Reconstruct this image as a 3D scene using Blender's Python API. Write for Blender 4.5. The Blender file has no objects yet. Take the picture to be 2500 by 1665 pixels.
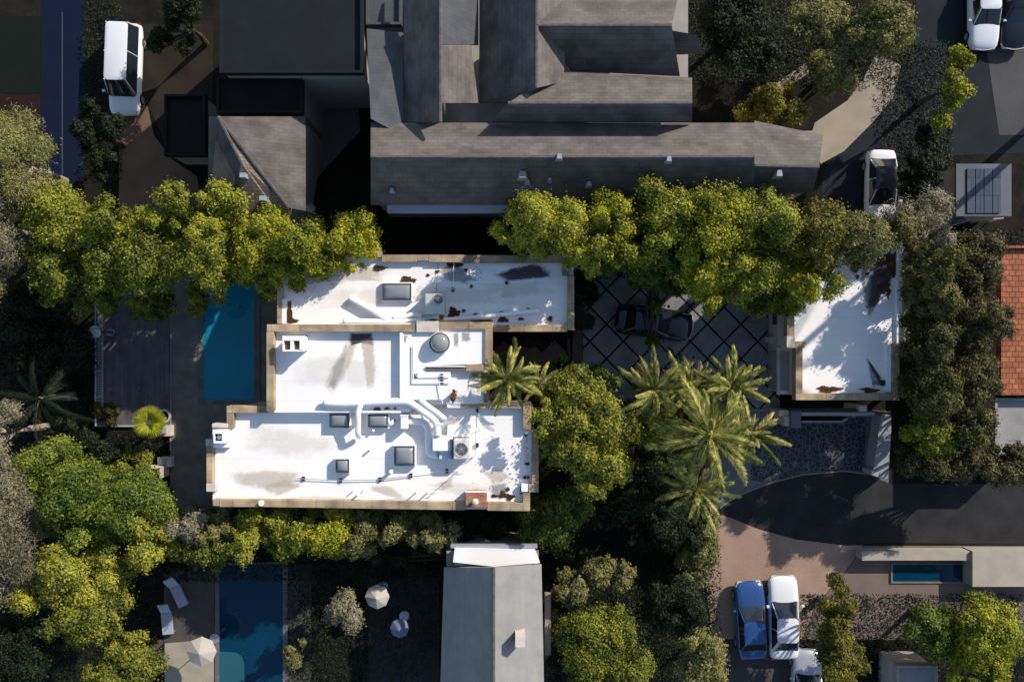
import bpy, math, random
import numpy as np
from mathutils import Vector
random.seed(7); RNG = np.random.default_rng(11)
SC = bpy.context.scene; COL = SC.collection
# ------------------------------------------------------------ camera, sky, sun, exposure
H = 50.0                       # camera height over the courtyard, metres
W_GROUND = 61.0
cam = bpy.data.cameras.new('camera'); cam_o = bpy.data.objects.new('camera', cam); COL.objects.link(cam_o)
cam_o.location = (0, 0, H); cam_o.rotation_euler = (0, 0, 0)
cam.sensor_width = 36; cam.lens = 36 * H / W_GROUND; cam.clip_end = 3000; SC.camera = cam_o
ELEV = math.radians(30); AZ = math.radians(49)
w = bpy.data.worlds.new('World'); SC.world = w; w.use_nodes = True
nt = w.node_tree; sky = nt.nodes.new('ShaderNodeTexSky'); sky.sky_type = 'NISHITA'; sky.sun_disc = False
sky.sun_elevation = ELEV; sky.sun_rotation = AZ; sky.air_density = 1.0; sky.dust_density = 0.6
nt.links.new(sky.outputs[0], nt.nodes['Background'].inputs[0]); nt.nodes['Background'].inputs[1].default_value = 0.15
SUN = Vector((math.cos(ELEV) * math.sin(AZ), math.cos(ELEV) * math.cos(AZ), math.sin(ELEV)))
sl = bpy.data.lights.new('sun', 'SUN'); sl.energy = 5.0; sl.angle = math.radians(0.5); sl.color = (1.0, 0.92, 0.83)
so = bpy.data.objects.new('sun', sl); COL.objects.link(so); so.rotation_euler = (-SUN).to_track_quat('-Z', 'Y').to_euler()
so.location = (60, 50, 80)
SC.view_settings.view_transform = 'Standard'; SC.view_settings.look = 'None'
SC.view_settings.exposure = 0.28; SC.view_settings.gamma = 1.0
# ------------------------------------------------------------ survey units: 1 unit = 1/41 m on the ground
def S(z): return 41.0 * H / (H - z)
def P(px, py, z=0.0):
    s = S(z); return ((px - 1250) / s, (832.5 - py) / s, z)
# ------------------------------------------------------------ materials
MATS = {}
def lin(c): return tuple(((v / 12.92) if v <= .04045 else ((v + .055) / 1.055) ** 2.4) for v in c)
def mat(name, col, rough=.8, var=.15, scale=3.0, col2=None, bump=0.0, bscale=30, metal=0.0, spec=.5, detail=6, kind='noise',
        mortar=None, bw=1.0, bh=.5, msize=.01, rot=0, bc=(.78, 1.10, .45)):
    if name in MATS: return MATS[name]
    if rough >= .75 and spec == .5: spec = .15      # dusty matt surfaces hardly shine
    m = bpy.data.materials.new(name); m.use_nodes = True; n = m.node_tree.nodes; l = m.node_tree.links
    b = n['Principled BSDF']; b.inputs['Roughness'].default_value = rough; b.inputs['Metallic'].default_value = metal
    b.inputs['Specular IOR Level'].default_value = spec
    tc = n.new('ShaderNodeTexCoord'); mp = n.new('ShaderNodeMapping'); mp.inputs['Rotation'].default_value[2] = rot
    l.new(tc.outputs['Object'], mp.inputs[0])
    nz = n.new('ShaderNodeTexNoise'); nz.inputs['Scale'].default_value = scale; nz.inputs['Detail'].default_value = detail
    l.new(mp.outputs[0], nz.inputs['Vector'])
    rp = n.new('ShaderNodeValToRGB'); rp.color_ramp.elements[0].position = .3; rp.color_ramp.elements[1].position = .7
    c2 = col2 or tuple(min(1, v * (1 + var)) for v in col); c1 = tuple(v * (1 - var) for v in col)
    rp.color_ramp.elements[0].color = (*c1, 1); rp.color_ramp.elements[1].color = (*c2, 1)
    l.new(nz.outputs['Fac'], rp.inputs[0]); out = rp.outputs[0]
    if kind == 'brick':
        bt = n.new('ShaderNodeTexBrick'); bt.inputs['Scale'].default_value = 1.0
        bt.inputs['Brick Width'].default_value = bw; bt.inputs['Row Height'].default_value = bh
        bt.inputs['Mortar Size'].default_value = msize; bt.inputs['Mortar'].default_value = (*(mortar or tuple(v * .5 for v in col)), 1)
        bt.inputs['Color1'].default_value = (bc[0],) * 3 + (1,); bt.inputs['Color2'].default_value = (bc[1], bc[1] * .98, bc[1] * .93, 1)
        bt.inputs['Mortar'].default_value = (bc[2],) * 3 + (1,)
        l.new(mp.outputs[0], bt.inputs['Vector'])
        mx = n.new('ShaderNodeMix'); mx.data_type = 'RGBA'; mx.blend_type = 'MULTIPLY'; mx.inputs[0].default_value = 1
        l.new(out, mx.inputs[6]); l.new(bt.outputs['Color'], mx.inputs[7]); out = mx.outputs[2]
    if kind == 'voronoi':
        vo = n.new('ShaderNodeTexVoronoi'); vo.feature = 'DISTANCE_TO_EDGE'; vo.inputs['Scale'].default_value = bw
        l.new(mp.outputs[0], vo.inputs['Vector'])
        r2 = n.new('ShaderNodeValToRGB'); r2.color_ramp.elements[0].position = msize; r2.color_ramp.elements[1].position = msize * 1.8
        r2.color_ramp.elements[0].color = (*mortar, 1); r2.color_ramp.elements[1].color = (0, 0, 0, 1)
        l.new(vo.outputs['Distance'], r2.inputs[0])
        mx = n.new('ShaderNodeMix'); mx.data_type = 'RGBA'; mx.blend_type = 'ADD'; mx.inputs[0].default_value = 1
        l.new(out, mx.inputs[6]); l.new(r2.outputs[0], mx.inputs[7]); out = mx.outputs[2]
    l.new(out, b.inputs['Base Color'])
    if bump:
        nb = n.new('ShaderNodeTexNoise'); nb.inputs['Scale'].default_value = bscale; nb.inputs['Detail'].default_value = 5
        l.new(mp.outputs[0], nb.inputs['Vector'])
        bp = n.new('ShaderNodeBump'); bp.inputs['Strength'].default_value = bump; bp.inputs['Distance'].default_value = .05
        l.new(nb.outputs['Fac'], bp.inputs['Height']); l.new(bp.outputs[0], b.inputs['Normal'])
    MATS[name] = m; return m
def leafmat(name, c1, c2, c3, tr=.3, nscale=.9, orand=.36):
    """leaf blades: hue varies from leaf to leaf and from bough to bough"""
    if name in MATS: return MATS[name]
    m = bpy.data.materials.new(name); m.use_nodes = True; n = m.node_tree.nodes; l = m.node_tree.links
    b = n['Principled BSDF']; b.inputs['Roughness'].default_value = .6; b.inputs['Specular IOR Level'].default_value = .25
    g = n.new('ShaderNodeNewGeometry'); tc = n.new('ShaderNodeTexCoord')
    nz = n.new('ShaderNodeTexNoise'); nz.inputs['Scale'].default_value = nscale; nz.inputs['Detail'].default_value = 3
    l.new(tc.outputs['Object'], nz.inputs['Vector'])
    ma = n.new('ShaderNodeMath'); ma.operation = 'MULTIPLY_ADD'; ma.inputs[1].default_value = .45; l.new(g.outputs['Random Per Island'], ma.inputs[0])
    mb = n.new('ShaderNodeMath'); mb.operation = 'MULTIPLY_ADD'; mb.inputs[1].default_value = 1.6; mb.inputs[2].default_value = -.5
    l.new(nz.outputs['Fac'], mb.inputs[0]); l.new(mb.outputs[0], ma.inputs[2])
    rp = n.new('ShaderNodeValToRGB'); e = rp.color_ramp.elements; e[0].position = .1; e[0].color = (*c1, 1); e[1].position = .95; e[1].color = (*c3, 1)
    k = e.new(.5); k.color = (*c2, 1)
    oi = n.new('ShaderNodeObjectInfo'); mo = n.new('ShaderNodeMath'); mo.operation = 'MULTIPLY_ADD'; mo.inputs[1].default_value = orand; mo.inputs[2].default_value = -orand / 2
    l.new(oi.outputs['Random'], mo.inputs[0]); mq = n.new('ShaderNodeMath'); l.new(mo.outputs[0], mq.inputs[0]); l.new(ma.outputs[0], mq.inputs[1])
    l.new(mq.outputs[0], rp.inputs[0]); l.new(rp.outputs[0], b.inputs['Base Color'])
    t = n.new('ShaderNodeBsdfTranslucent'); l.new(rp.outputs[0], t.inputs[0])
    mx = n.new('ShaderNodeMixShader'); mx.inputs[0].default_value = tr
    l.new(b.outputs[0], mx.inputs[1]); l.new(t.outputs[0], mx.inputs[2]); l.new(mx.outputs[0], n['Material Output'].inputs[0])
    MATS[name] = m; return m
def stainmat(name, col, lo, hi, scale=2.2, strength=.9):
    """weathering patch: noise broken, thins out towards its rim (UV 0..1)"""
    if name in MATS: return MATS[name]
    m = bpy.data.materials.new(name); m.use_nodes = True; n = m.node_tree.nodes; l = m.node_tree.links
    b = n['Principled BSDF']; b.inputs['Base Color'].default_value = (*col, 1); b.inputs['Roughness'].default_value = .95
    uv = n.new('ShaderNodeAttribute'); uv.attribute_name = 'edge'
    tc = n.new('ShaderNodeTexCoord'); nz = n.new('ShaderNodeTexNoise'); nz.inputs['Scale'].default_value = scale; nz.inputs['Detail'].default_value = 10
    nz.inputs['Roughness'].default_value = .7
    l.new(tc.outputs['Object'], nz.inputs['Vector'])
    a = n.new('ShaderNodeMath'); a.operation = 'MULTIPLY'; l.new(uv.outputs['Fac'], a.inputs[0])
    r = n.new('ShaderNodeMapRange'); r.inputs[1].default_value = lo; r.inputs[2].default_value = hi; r.inputs[4].default_value = strength
    ad = n.new('ShaderNodeMath'); ad.operation = 'MULTIPLY_ADD'; ad.inputs[1].default_value = .45
    l.new(uv.outputs['Fac'], ad.inputs[0]); l.new(nz.outputs['Fac'], ad.inputs[2])
    l.new(ad.outputs[0], r.inputs[0]); l.new(r.outputs[0], a.inputs[1])
    c = n.new('ShaderNodeMath'); c.operation = 'MINIMUM'; c.inputs[1].default_value = strength; 
    sm = n.new('ShaderNodeMath'); sm.operation = 'MULTIPLY'; sm.inputs[1].default_value = 2.2; l.new(a.outputs[0], sm.inputs[0]); l.new(sm.outputs[0], c.inputs[0])
    tr = n.new('ShaderNodeBsdfTransparent'); mx = n.new('ShaderNodeMixShader')
    l.new(c.outputs[0], mx.inputs[0]); l.new(tr.outputs[0], mx.inputs[1]); l.new(b.outputs[0], mx.inputs[2]); l.new(mx.outputs[0], n['Material Output'].inputs[0])
    MATS[name] = m; return m
WHITE = mat('roof_white', (.79, .775, .76), .75, .04, .5, bump=.06, bscale=9, kind='brick', bw=9.0, bh=1.02, msize=.012, bc=(.975, 1.0, .84))
WHITE2 = mat('duct_white', (.82, .82, .81), .45, .03, 3)
COPING = mat('coping_stone', (.34, .25, .155), .85, .35, 1.3, col2=(.48, .37, .25), kind='brick', bw=1.45, bh=40, msize=.012, bump=.3)
COPINGV = mat('coping_stone_v', (.34, .25, .155), .85, .35, 1.3, col2=(.48, .37, .25), kind='brick', bw=1.45, bh=40, msize=.012, bump=.3, rot=math.pi / 2)
STONE_PALE = mat('pale_stone', (.55, .47, .40), .85, .15, 2, bump=.2)
STUCCO = mat('stucco', (.55, .48, .40), .9, .08, 2, bump=.25, bscale=60)
CONC = mat('concrete', (.15, .135, .115), .9, .25, 1.2, bump=.2)
CONC_L = mat('concrete_light', (.30, .30, .30), .9, .15, 1.5, bump=.2)
SLAB = mat('paving_slab', (.20, .20, .20), .85, .22, 1.1, bump=.25)
SLAB_B = mat('brown_slab', (.085, .07, .06), .85, .22, 1.1, bump=.25)
JOINT = mat('joint_grass', (.010, .016, .007), .95, .5, 6, bump=.6)
DECK = mat('deck_boards', (.10, .10, .108), .75, .22, 1.4, kind='brick', bw=3.2, bh=.14, msize=.006, rot=math.pi / 2, bump=.1)
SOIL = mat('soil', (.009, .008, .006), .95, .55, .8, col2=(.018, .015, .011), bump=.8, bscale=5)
GRASSM = mat('dim_lawn', (.02, .03, .012), .95, .4, 2, bump=.8, bscale=20)
TAN = mat('tan_gravel', (.29, .195, .145), .9, .15, .6, bump=.4, bscale=12)
TAN2 = mat('tan_path', (.30, .25, .19), .9, .12, .8, bump=.3)
BROWN_G = mat('brown_ground', (.15, .095, .06), .9, .2, .7, bump=.4, bscale=10)
ASPH = mat('asphalt', (.026, .025, .026), .9, .25, .9, bump=.4, bscale=50)
CURB = mat('kerb', (.20, .19, .18), .85, .1, 2)
FLAG = mat('flagstone', (.036, .038, .042), .75, .35, 2.0, kind='voronoi', bw=3.6, msize=.035, mortar=(.085, .09, .095), bump=.3)
SHING = mat('shingle_grey', (.12, .107, .099), .95, .3, .9, bc=(.86, 1.1, .7), kind='brick', bw=.45, bh=.2, msize=.01, bump=.4)
SHINGV = mat('shingle_grey_v', (.12, .107, .099), .95, .3, .9, bc=(.86, 1.1, .7), kind='brick', bw=.45, bh=.2, msize=.01, rot=math.pi / 2, bump=.4)
SHING_B = mat('shingle_bluegrey', (.075, .08, .09), .85, .15, 1.0, bc=(.92, 1.05, .8), kind='brick', bw=.45, bh=.2, msize=.012, bump=.4)  # darker and bluer than the grey shingle
ROOF_L = mat('pale_grey_roof', (.24, .235, .23), .8, .1, 1.2, kind='brick', bc=(.95, 1.03, .85), bw=1.0, bh=.33, msize=.01, rot=math.pi / 2, bump=.2)
ROOF_D = mat('dark_membrane', (.010, .013, .016), .8, .2, .8, bump=.2)
ROOF_BR = mat('brown_membrane', (.014, .012, .010), .85, .2, .8, bump=.2)
TILE_R = mat('clay_tile', (.33, .12, .06), .8, .25, 2.0, kind='brick', bw=.35, bh=.3, msize=.03, bump=.5)
TERRA = mat('terracotta', (.30, .11, .065), .8, .35, 3, col2=(.42, .2, .13), bump=.2)
FASCIA = mat('fascia', (.26, .29, .32), .7, .05, 2)
WALL_N = mat('neighbour_wall', (.30, .27, .24), .9, .08, 1.5, bump=.2)
GLASSB = mat('dark_glass', (.02, .025, .03), .08, .05, 1, spec=.6)
DOMEM = mat('skylight_acrylic', (.20, .215, .225), .22, .08, 1.5, spec=.5)
DOMEF = mat('skylight_frame', (.055, .06, .07), .5, .1, 3)
DOMEB = mat('round_dome_acrylic', (.22, .23, .21), .12, .06, 1.2, spec=.8)
METAL = mat('galvanised', (.45, .46, .47), .4, .06, 3, metal=.6)
ACP = mat('ac_cream', (.62, .57, .53), .6, .05, 2)
ACG = mat('ac_green', (.42, .47, .42), .6, .08, 2)
BLACKM = mat('black_metal', (.015, .016, .018), .5, .1, 3)
RUB = mat('rubber', (.012, .012, .012), .85, .1, 3)
CARBLK = mat('paint_black', (.006, .008, .012), .12, .05, 1, spec=.6)
CARWHT = mat('paint_white', (.62, .63, .65), .2, .02, 1)
CARBLU = mat('paint_blue', (.02, .06, .18), .2, .05, 1)
CARGLS = mat('car_glass', (.012, .016, .022), .04, .02, 1, spec=.9)
CARSLV = mat('paint_silver', (.35, .37, .40), .25, .02, 1, metal=.3)
LAMPM = mat('lamp_lens', (.5, .52, .55), .1, .02, 1)
REDM = mat('tail_lens', (.25, .01, .01), .2, .02, 1)
BARK = mat('bark', (.07, .05, .035), .95, .35, 4, bump=.8, bscale=14)
BARKP = mat('bark_pale', (.30, .25, .20), .95, .25, 4, bump=.5)
PBARK = mat('palm_bark', (.17, .15, .13), .95, .35, 6, bump=.8, bscale=18)
COURTB = mat('court_blue', (.003, .007, .024), .85, .15, .6)  # court paints darkened to hold the shade over this corner
COURTG = mat('court_green', (.004, .009, .006), .85, .15, .6)
COURTR = mat('court_red', (.018, .006, .006), .85, .15, .6)
LINEM = mat('court_line', (.05, .055, .07), .8, .1, 2)
SOLAR = mat('solar_panel', (.05, .065, .09), .3, .1, 2, kind='brick', bw=1.0, bh=1.0, msize=.03)
CUSH = mat('cushion', (.32, .35, .42), .9, .06, 3)
POTM = mat('white_pot', (.42, .42, .42), .7, .1, 3)
POOLT = mat('pool_plaster', (.03, .16, .24), .7, .1, 2)
def watermat(name, c):
    m = mat(name, c, .05, .10, .35, spec=.35, bump=.05, bscale=2.2); return m
WATER = watermat('pool_water', (.002, .19, .28)); WATER2 = watermat('pool_water_deep', (.001, .03, .062)); WATER_LIT = watermat('pool_water_sunlit', (.02, .09, .12))  # last one is water with sunlight put into its colour
L_YG = leafmat('leaf_yellowgreen', (.07, .095, .008), (.27, .28, .016), (.58, .50, .03))
L_G = leafmat('leaf_green', (.045, .065, .009), (.175, .195, .020), (.42, .40, .04))
L_MG = leafmat('leaf_deep', (.025, .045, .008), (.085, .12, .017), (.22, .25, .03))
L_OL = leafmat('leaf_olive', (.075, .075, .025), (.18, .175, .055), (.34, .31, .11), nscale=1.6)
L_GR = leafmat('leaf_grey', (.10, .095, .06), (.20, .185, .11), (.33, .29, .19), nscale=1.6)
L_BR = leafmat('leaf_bronze', (.05, .055, .010), (.14, .13, .018), (.32, .25, .03))
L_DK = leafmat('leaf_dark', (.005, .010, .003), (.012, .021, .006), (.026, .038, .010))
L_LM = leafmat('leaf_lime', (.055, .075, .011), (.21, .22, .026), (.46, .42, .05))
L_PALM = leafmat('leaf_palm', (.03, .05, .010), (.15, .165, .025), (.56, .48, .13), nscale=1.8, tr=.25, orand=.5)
L_PALM_SHADE = leafmat('leaf_palm_shaded', (.004, .008, .004), (.009, .016, .006), (.02, .028, .012), nscale=1.5, tr=.2)  # palm leaf with garden shade put into its colour
L_HG = leafmat('leaf_hedge', (.022, .028, .008), (.075, .080, .020), (.20, .18, .045))
L_HO = leafmat('leaf_hedge_olive', (.03, .028, .010), (.085, .075, .026), (.19, .16, .06), nscale=1.6)
L_DEAD = leafmat('leaf_palm_dead', (.08, .055, .03), (.20, .14, .07), (.38, .29, .16))
L_CG = leafmat('leaf_cool_green', (.028, .055, .010), (.115, .155, .020), (.30, .33, .04))
L_FAN = leafmat('leaf_fan', (.12, .15, .01), (.30, .32, .02), (.55, .5, .05), nscale=2, tr=.3)
L_DRY = leafmat('dry_leaf', (.035, .018, .010), (.075, .036, .018), (.16, .075, .03), tr=.05)
STAIN = stainmat('grime_black', (.05, .045, .05), .5, .95, 3.0, .9)
STAIN_B = stainmat('grime_beige', (.52, .44, .35), .62, 1.05, 2.6, .5)
STAIN_F = stainmat('faint_dust', (.66, .62, .55), .62, 1.2, 1.6, .32)
STAIN_G = stainmat('grime_grey', (.24, .24, .26), .68, 1.05, 3.4, .6)
# ------------------------------------------------------------ mesh helpers
class MB:
    def __init__(s): s.v = []; s.f = []
    def add(s, vs, fs):
        o = len(s.v); s.v += [tuple(x) for x in vs]; s.f += [tuple(i + o for i in f) for f in fs]; return s
    def box(s, x0, y0, z0, x1, y1, z1):
        x0, x1 = min(x0, x1), max(x0, x1); y0, y1 = min(y0, y1), max(y0, y1)
        return s.add([(x0, y0, z0), (x1, y0, z0), (x1, y1, z0), (x0, y1, z0), (x0, y0, z1), (x1, y0, z1), (x1, y1, z1), (x0, y1, z1)],
              [(0, 3, 2, 1), (4, 5, 6, 7), (0, 1, 5, 4), (1, 2, 6, 5), (2, 3, 7, 6), (3, 0, 4, 7)])
    def pbox(s, a, b, c, d, z0, z1):            # rectangle surveyed at height z1
        x0, y0, _ = P(a, b, z1); x1, y1, _ = P(c, d, z1); return s.box(x0, y0, z0, x1, y1, z1)
    def prism(s, pts, z0, z1):
        n = len(pts); A = sum(pts[i][0] * pts[(i + 1) % n][1] - pts[(i + 1) % n][0] * pts[i][1] for i in range(n))
        if A < 0: pts = pts[::-1]
        vs = [(x, y, z0) for x, y in pts] + [(x, y, z1) for x, y in pts]
        return s.add(vs, [tuple(range(n))[::-1], tuple(range(n, 2 * n))] + [(i, (i + 1) % n, n + (i + 1) % n, n + i) for i in range(n)])
    def pprism(s, pts, z0, z1): return s.prism([P(a, b, z1)[:2] for a, b in pts], z0, z1)
    def sheet(s, pts, z):
        q = [P(a, b, z) for a, b in pts]; n = len(q)
        A = sum(q[i][0] * q[(i + 1) % n][1] - q[(i + 1) % n][0] * q[i][1] for i in range(n))
        if A < 0: q = q[::-1]
        return s.add(q, [tuple(range(n))])
    def cyl(s, x, y, z0, z1, r, r2=None, n=20):
        r2 = r if r2 is None else r2
        a = [2 * math.pi * i / n for i in range(n)]
        vs = [(x + r * math.cos(t), y + r * math.sin(t), z0) for t in a] + [(x + r2 * math.cos(t), y + r2 * math.sin(t), z1) for t in a]
        return s.add(vs, [tuple(range(n))[::-1], tuple(range(n, 2 * n))] + [(i, (i + 1) % n, n + (i + 1) % n, n + i) for i in range(n)])
    def dome(s, x, y, z, r, h, n=28, k=8):
        vs = []; fs = []
        for j in range(k):
            t = math.pi / 2 * j / k
            vs += [(x + r * math.cos(t) * math.cos(2 * math.pi * i / n), y + r * math.cos(t) * math.sin(2 * math.pi * i / n), z + h * math.sin(t)) for i in range(n)]
        vs.append((x, y, z + h))
        for j in range(k - 1): fs += [(j * n + i, j * n + (i + 1) % n, (j + 1) * n + (i + 1) % n, (j + 1) * n + i) for i in range(n)]
        fs += [((k - 1) * n + i, (k - 1) * n + (i + 1) % n, k * n) for i in range(n)]
        return s.add(vs, fs)
    def tube(s, path, r, n=12, flat=1.0):
        path = [Vector(p) for p in path]; rings = []
        for i, p in enumerate(path):
            d = (path[min(i + 1, len(path) - 1)] - path[max(i - 1, 0)]).normalized()
            u = d.cross(Vector((0, 0, 1)));
            if u.length < .05: u = Vector((1, 0, 0))
            u.normalize(); vv = u.cross(d).normalized(); rr = r[i] if isinstance(r, (list, tuple)) else r
            rings.append([p + u * rr * math.cos(2 * math.pi * k / n) + vv * rr * flat * math.sin(2 * math.pi * k / n) for k in range(n)])
        vs = [q for g in rings for q in g]; m = len(path)
        fs = [(j * n + k, j * n + (k + 1) % n, (j + 1) * n + (k + 1) % n, (j + 1) * n + k) for j in range(m - 1) for k in range(n)]
        return s.add(vs, fs + [tuple(range(n))[::-1], tuple(range((m - 1) * n, m * n))])
    def build(s, name, m, parent=None, smooth=False, bevel=0.0):
        me = bpy.data.meshes.new(name); me.from_pydata(s.v, [], s.f); me.materials.append(m); me.update()
        o = bpy.data.objects.new(name, me); COL.objects.link(o)
        if parent: o.parent = parent; o.matrix_parent_inverse = parent.matrix_world.inverted() if parent.type != 'EMPTY' else o.matrix_parent_inverse
        if parent and parent.type == 'EMPTY':
            L = parent.location; me.vertices.foreach_set('co', (np.array([v for v in s.v]) - np.array(L)).ravel()) if s.v else None; me.update()
        if smooth:
            me.polygons.foreach_set('use_smooth', [True] * len(me.polygons)); me.update()
        if bevel:
            b = o.modifiers.new('bevel', 'BEVEL'); b.width = bevel; b.segments = 2; b.limit_method = 'ANGLE'
        return o
def tag(o, label=None, cat=None, group=None, kind=None):
    if label: o['label'] = label
    if cat: o['category'] = cat
    if group: o['group'] = group
    if kind: o['kind'] = kind
    return o
def thing(name, label, cat, px=None, py=None, z=0.0, group=None, loc=None):
    o = bpy.data.objects.new(name, None); COL.objects.link(o); o.location = loc if loc else P(px, py, z); o.empty_display_size = .3
    bpy.context.view_layer.update() if False else None
    return tag(o, label, cat, group)
def sub(parent, mb, name, m, smooth=False, bevel=0.0):
    """child of a mesh part that itself hangs under an Empty: keep the Empty's frame"""
    root = parent.parent if parent.parent else parent
    L = np.array(root.location) if root.type == 'EMPTY' else np.zeros(3)
    mb.v = [tuple(np.array(v) - L) for v in mb.v]
    o = mb.build(name, m, None, smooth, bevel); o.parent = parent; return o
def struct(name, mb, m):
    o = mb.build(name, m); o['kind'] = 'structure'; return o
def quads(name, V, m, parent=None, loc=None):
    """V: (n,4,3) array of separate quads"""
    n = len(V); V = V.astype(np.float32)
    if loc is not None: V = V - np.array(loc, dtype=np.float32)
    me = bpy.data.meshes.new(name); me.vertices.add(n * 4); me.vertices.foreach_set('co', V.reshape(-1))
    me.loops.add(n * 4); me.loops.foreach_set('vertex_index', np.arange(n * 4, dtype=np.int32))
    me.polygons.add(n); me.polygons.foreach_set('loop_start', np.arange(0, n * 4, 4, dtype=np.int32))
    me.update(calc_edges=True); me.materials.append(m)
    o = bpy.data.objects.new(name, me); COL.objects.link(o)
    if parent: o.parent = parent
    return o
def leaf_quads(C, N, ln, wd):
    n = len(C); N = N / (np.linalg.norm(N, axis=1, keepdims=True) + 1e-6)
    R = RNG.normal(size=(n, 3)); U = np.cross(N, R); U /= (np.linalg.norm(U, axis=1, keepdims=True) + 1e-6); Wv = np.cross(N, U)
    k = (RNG.uniform(.65, 1.3, (n, 1)))
    a = U * ln * .5 * k; b = Wv * wd * .5 * k
    return np.stack([C - a, C + b + a * .1, C + a, C - b + a * .1], axis=1)
# ------------------------------------------------------------ ground surfaces
g = MB(); g.add([(-400, -400, 0), (400, -400, 0), (400, 400, 0), (-400, 400, 0)], [(0, 1, 2, 3)]); struct('ground', g, SOIL)
struct('patio', MB().sheet([(415, 600), (700, 600), (700, 1000), (560, 1045), (560, 1270), (415, 1270)], .02), CONC)
# ivy / ground cover, one mass
def scatter_cover(rects, dens=130, zmax=.45, ln=.12, wd=.08):
    out = []
    for (a, b, c, d) in rects:
        x0, y0, _ = P(a, b, .2); x1, y1, _ = P(c, d, .2); A = abs((x1 - x0) * (y1 - y0)); n = int(A * dens)
        C = np.column_stack([RNG.uniform(min(x0, x1), max(x0, x1), n), RNG.uniform(min(y0, y1), max(y0, y1), n), np.zeros(n)])
        C[:, 2] = .05 + zmax * (0.5 + .5 * np.sin(C[:, 0] * 2.1 + np.sin(C[:, 1] * 1.7))) * RNG.uniform(.3, 1, n)
        N = np.column_stack([RNG.normal(0, .5, n), RNG.normal(0, .5, n), np.ones(n)]); out.append(leaf_quads(C, N, ln, wd))
    return np.concatenate(out)
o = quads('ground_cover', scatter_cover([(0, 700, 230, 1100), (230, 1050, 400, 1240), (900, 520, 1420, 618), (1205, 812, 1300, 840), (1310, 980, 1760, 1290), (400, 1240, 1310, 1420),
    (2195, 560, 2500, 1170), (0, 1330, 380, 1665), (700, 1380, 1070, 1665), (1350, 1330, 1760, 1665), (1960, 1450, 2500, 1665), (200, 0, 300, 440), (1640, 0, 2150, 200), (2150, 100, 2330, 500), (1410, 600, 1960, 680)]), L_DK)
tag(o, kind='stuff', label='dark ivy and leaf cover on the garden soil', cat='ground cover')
# courtyard: slabs with planted joints
struct('courtyard_bed', MB().sheet([(1418, 640), (1912, 640), (1912, 1003), (1418, 1003)], .02), JOINT)
def clip_poly(pts, x0, y0, x1, y1):
    for ax, lim, sg in ((0, x0, 1), (0, x1, -1), (1, y0, 1), (1, y1, -1)):
        out = []
        for i in range(len(pts)):
            a, b = pts[i - 1], pts[i]; da = (a[ax] - lim) * sg; db = (b[ax] - lim) * sg
            if (da >= 0) != (db >= 0):
                t = da / (da - db); out.append((a[0] + (b[0] - a[0]) * t, a[1] + (b[1] - a[1]) * t))
            if db >= 0: out.append(b)
        pts = out
        if not pts: return pts
    return pts
g = MB(); hx, hy = 41.0, 42.3; gap = 3.2
for i in range(-3, 14):
    for j in range(-3, 12):
        if (i + j) % 2 == 0: continue
        cx = 1440 + i * hx; cy = 664.5 + j * hy
        pts = clip_poly([(cx - hx + gap, cy), (cx, cy - hy + gap), (cx + hx - gap, cy), (cx, cy + hy - gap)], 1424, 645, 1904, 998)
        if len(pts) > 2: g.pprism(pts, .02, .05)
struct('courtyard_paving', g, SLAB)
g = MB()
for i in range(-1, 5):
    for j in range(0, 3):
        if (i + j) % 2: continue
        cx = 1230 + i * 31; cy = 862 + j * 31
        pts = clip_poly([(cx - 31, cy), (cx, cy - 31), (cx + 31, cy), (cx, cy + 31)], 1205, 828, 1400, 935)
        if len(pts) > 2: g.pprism(pts, .0, .05)
struct('garden_path', g, SLAB_B)
struct('path_edge', MB().pbox(1386, 826, 1392, 935, 0, .08).pbox(1398, 826, 1423, 935, 0, .05).pbox(1400, 640, 1423, 826, 0, .05), SLAB_B)
struct('courtyard_kerb', MB().pbox(1830, 999, 1908, 1003, 0, .09), CONC_L)
struct('driveway', MB().sheet([(1760, 1003), (1908, 1003), (2175, 1003), (2170, 1180), (2120, 1158), (2060, 1151), (1960, 1160), (1880, 1180), (1800, 1212), (1745, 1250), (1700, 1200)], .024), mat('driveway_concrete', (.13, .13, .135), .85, .2, 1, bump=.3))
struct('flagstone_drive', MB().sheet([(1872, 1020), (2118, 1020), (2108, 1152), (2060, 1148), (1960, 1157), (1868, 1180), (1830, 1170), (1845, 1060)], .032), FLAG)
struct('flagstone_strip', MB().sheet([(2124, 1090), (2150, 1090), (2128, 1155), (2110, 1150)], .032), FLAG)
road_pts = [(1745, 1250), (1800, 1213), (1880, 1181), (1960, 1161), (2060, 1152), (2125, 1159), (2170, 1181), (2600, 1181), (2600, 1330), (2200, 1325), (2060, 1330), (1940, 1315), (1850, 1290), (1790, 1265)]
struct('road', MB().sheet(road_pts, .016), ASPH)
def arc_kerb(pts, wpx, z, name):
    g = MB()
    for (a, b), (c, d) in zip(pts[:-1], pts[1:]):
        x0, y0, _ = P(a, b, z); x1, y1, _ = P(c, d, z); dx, dy = x1 - x0, y1 - y0; L = math.hypot(dx, dy); nx, ny = -dy / L * wpx / 41 / 2, dx / L * wpx / 41 / 2
        g.prism([(x0 - nx, y0 - ny), (x1 - nx, y1 - ny), (x1 + nx, y1 + ny), (x0 + nx, y0 + ny)], 0, z)
    return struct(name, g, CURB)
arc_kerb([(1745, 1249), (1800, 1211), (1880, 1179), (1960, 1159), (2060, 1150), (2127, 1158)], 3, .07, 'kerb')
struct('verge', MB().sheet([(1735, 1230), (1745, 1251), (1790, 1266), (1850, 1291), (1940, 1316), (2060, 1331), (2110, 1331), (2060, 1400), (1990, 1480), (1960, 1560), (1740, 1560), (1720, 1400)], .012), TAN)
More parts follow.
